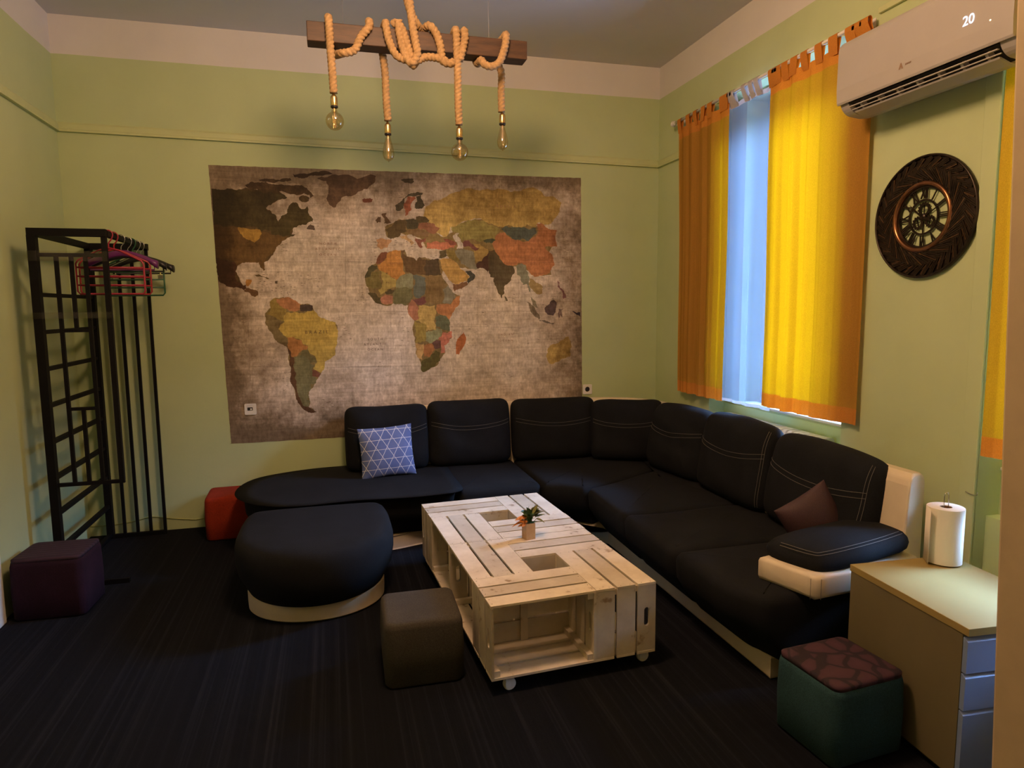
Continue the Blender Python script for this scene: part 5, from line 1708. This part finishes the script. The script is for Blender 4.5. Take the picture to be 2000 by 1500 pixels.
 (4, (164, 112, 70), [(130,1060),(190,1040),(320,1060),(380,1080),(290,1200),(200,1230),(140,1190)]),
 (4, (164, 120, 74), [(500,1010),(620,980),(640,1040),(740,1120),(700,1170),(620,1080),(540,1050)]),
 (4, (118, 62, 42), [(1210,1050),(1290,1060),(1420,1110),(1430,1160),(1330,1160),(1250,1100)]),
 (4, (84, 66, 40), [(520,95),(730,80),(740,130),(600,145)]),
 (4, (176, 146, 116), [(1370,1000),(1470,960),(1440,1010),(1500,1060),(1530,1220),(1430,1220),(1440,1120)]),
]
OCEAN = (174, 143, 112)
def albedo(c):
    l = lin(c)
    return (min(0.9, l[0] / 0.60), min(0.9, l[1] / 0.41), min(0.9, l[2] / 0.25))
mv, mf, mc_ = [], [], []
hx, hz = (MX1 - MX0) / 2, (MZ1 - MZ0) / 2
# paper sheet with slightly uneven trimmed edge
N_ = 90
edge = []
for (a, b) in (((-hx - 0.008, -hz), (hx + 0.003, -hz)), ((hx + 0.003, -hz), (hx - 0.012, hz + 0.013)), ((hx - 0.012, hz + 0.013), (-hx - 0.008, hz - 0.004)), ((-hx - 0.008, hz - 0.004), (-hx + 0.035, -hz + 0.002))):
    for k in range(N_):
        f = k / N_
        edge.append(Vector((a[0] + (b[0] - a[0]) * f + rm_.uniform(-0.0012, 0.0012), a[1] + (b[1] - a[1]) * f + rm_.uniform(-0.0016, 0.0016))))
edge[0] = Vector((-hx + 0.035, -hz + 0.002))
def addpoly(P, y, colr):
    tri = tessellate_polygon([[Vector((p.x, p.y, 0)) for p in P]])
    o = len(mv)
    mv.extend([(p.x, y, p.y) for p in P])
    for f in tri:
        mf.append([i + o for i in f])
        mc_.append(colr)
addpoly(edge, 0.0, albedo(OCEAN))
# thickness of the sheet
o = len(mv)
for p in edge:
    mv.append((p.x, 0.0, p.y))
    mv.append((p.x, 0.0012, p.y))
for i in range(len(edge)):
    j = (i + 1) % len(edge)
    mf.append([o + 2 * i, o + 2 * j, o + 2 * j + 1, o + 2 * i + 1])
    mc_.append(albedo((120, 95, 70)))
for i, (fr, c, pts) in enumerate(REG):
    P = rough([mp(fr, x, y) for x, y in pts], 3, 0.16)
    P = [Vector((max(-hx + 0.004, min(hx - 0.016, p.x)), max(-hz + 0.004, min(hz - 0.01, p.y)))) for p in P]
    addpoly(P, -0.0003 - 0.000012 * i, albedo(c))
me = bpy.data.meshes.new('sheet')
me.from_pydata(mv, [], mf)
me.materials.append(M['map'])
ca = me.color_attributes.new('tint', 'FLOAT_COLOR', 'CORNER')
for poly, c in zip(me.polygons, mc_):
    for li in poly.loop_indices:
        ca.data[li].color = (*c, 1)
    
bmm = bmesh.new()
bmm.from_mesh(me)
for f in bmm.faces:
    if abs(f.normal.y) > 0.5 and f.normal.y > 0:
        f.normal_flip()
bmm.to_mesh(me)
bmm.free()
sh_ = bpy.data.objects.new('sheet', me)
COL.objects.link(sh_)
sh_.parent = wmap
# fine printed lines: graticule and coastal place marks
gl_ = MB()
def mline(fr, x0, y0, x1, y1, w=0.0012, y=-0.0016):
    a, b = mp(fr, x0, y0), mp(fr, x1, y1)
    d = (b - a).normalized()
    n = Vector((-d.y, d.x)) * w / 2
    gl_.add([(a.x - n.x, y, a.y - n.y), (b.x - n.x, y, b.y - n.y), (b.x + n.x, y, b.y + n.y), (a.x + n.x, y, a.y + n.y)], [(0, 1, 2, 3)])
for seg in ((7, 0, 575, 100, 578), (7, 0, 862, 360, 866), (7, 250, 60, 250, 1300), (7, 530, 100, 540, 1300), (7, 760, 700, 760, 1290), (7, 0, 1190, 420, 1185), (7, 600, 950, 1150, 965),
            (6, 340, 548, 850, 546), (6, 240, 700, 255, 1150), (6, 740, 350, 735, 760), (6, 110, 820, 340, 822), (6, 700, 825, 1000, 805), (6, 130, 1080, 450, 1075), (6, 620, 1082, 1000, 1075),
            (7, 470, 590, 1360, 575), (7, 1000, 300, 1000, 1200), (7, 560, 870, 1340, 860)):
    mline(*seg, w=0.0010)
for fr, xa, xb, ya, yb, cnt in ((1, 560, 1300, 1210, 1480, 60), (1, 830, 920, 870, 980, 8), (1, 1200, 1320, 650, 810, 8), (2, 1240, 1400, 340, 600, 9), (2, 500, 760, 800, 1180, 14), (2, 150, 240, 350, 410, 4),
                                (3, 20, 140, 540, 720, 14), (3, 180, 260, 20, 290, 9), (3, 960, 1110, 890, 1300, 14), (3, 480, 640, 740, 1230, 12), (3, 1150, 1320, 540, 1180, 12), (5, 1210, 1330, 300, 600, 10),
                                (5, 350, 560, 930, 1400, 12), (5, 620, 880, 860, 1100, 10), (4, 20, 130, 1040, 1260, 8), (4, 380, 900, 1060, 1380, 26), (4, 440, 560, 300, 400, 5), (7, 880, 960, 1205, 1250, 6),
                                (7, 150, 290, 1140, 1300, 6), (5, 950, 1350, 780, 1150, 18), (6, 600, 700, 1240, 1290, 8), (3, 800, 880, 180, 250, 6), (7, 1000, 1250, 950, 1100, 6)):
    for _ in range(cnt):
        x, y = rm_.uniform(xa, xb), rm_.uniform(ya, yb)
        L = rm_.uniform(5, 14) * FR[fr][2] / 3
        mline(fr, x, y, x + L, y + rm_.uniform(-1, 1), w=rm_.uniform(0.0014, 0.003))
gl_.v = [p + mapc for p in gl_.v]
gl_.build('printed_lines', M['ink'], wmap)
def mtext(body, fr, x, y, size, mat, sp=1.6, rot=0.0):
    p = mp(fr, x, y)
    m = Matrix.Translation((mapc.x + p.x, mapc.y - 0.0016, mapc.z + p.y)) @ Matrix(((1, 0, 0, 0), (0, 0, -1, 0), (0, 1, 0, 0), (0, 0, 0, 1))) @ rz(rot)
    text_mesh(body, size, m, 'lettering', mat, wmap, 0.0, sp)
mtext('BRAZIL', 2, 1030, 512, 0.034, M['ink'], 1.7)
for k, s in enumerate(('SOUTH', 'ATLANTIC', 'OCEAN')):
    mtext(s, 3, 230, 1085 + k * 54, 0.024, M['ink'], 1.7)
for k, s in enumerate(('NORTH', 'ATLANTIC', 'OCEAN')):
    mtext(s, 6, 648, 455 + k * 28, 0.024, M['faded_ink'], 1.8)
for k, s in enumerate(('INDIAN', 'OCEAN')):
    mtext(s, 7, 925, 1000 + k * 35, 0.022, M['faded_ink'], 1.8)
mtext('RUSSIA', 7, 925, 250, 0.030, M['faded_ink'], 1.9)
mtext('ALGERIA', 3, 430, 290, 0.017, M['faded_ink'], 1.5)
mtext('MALI', 3, 370, 492, 0.015, M['ink'], 1.4)
mtext('CHILE', 2, 700, 963, 0.014, M['ink'], 1.3)
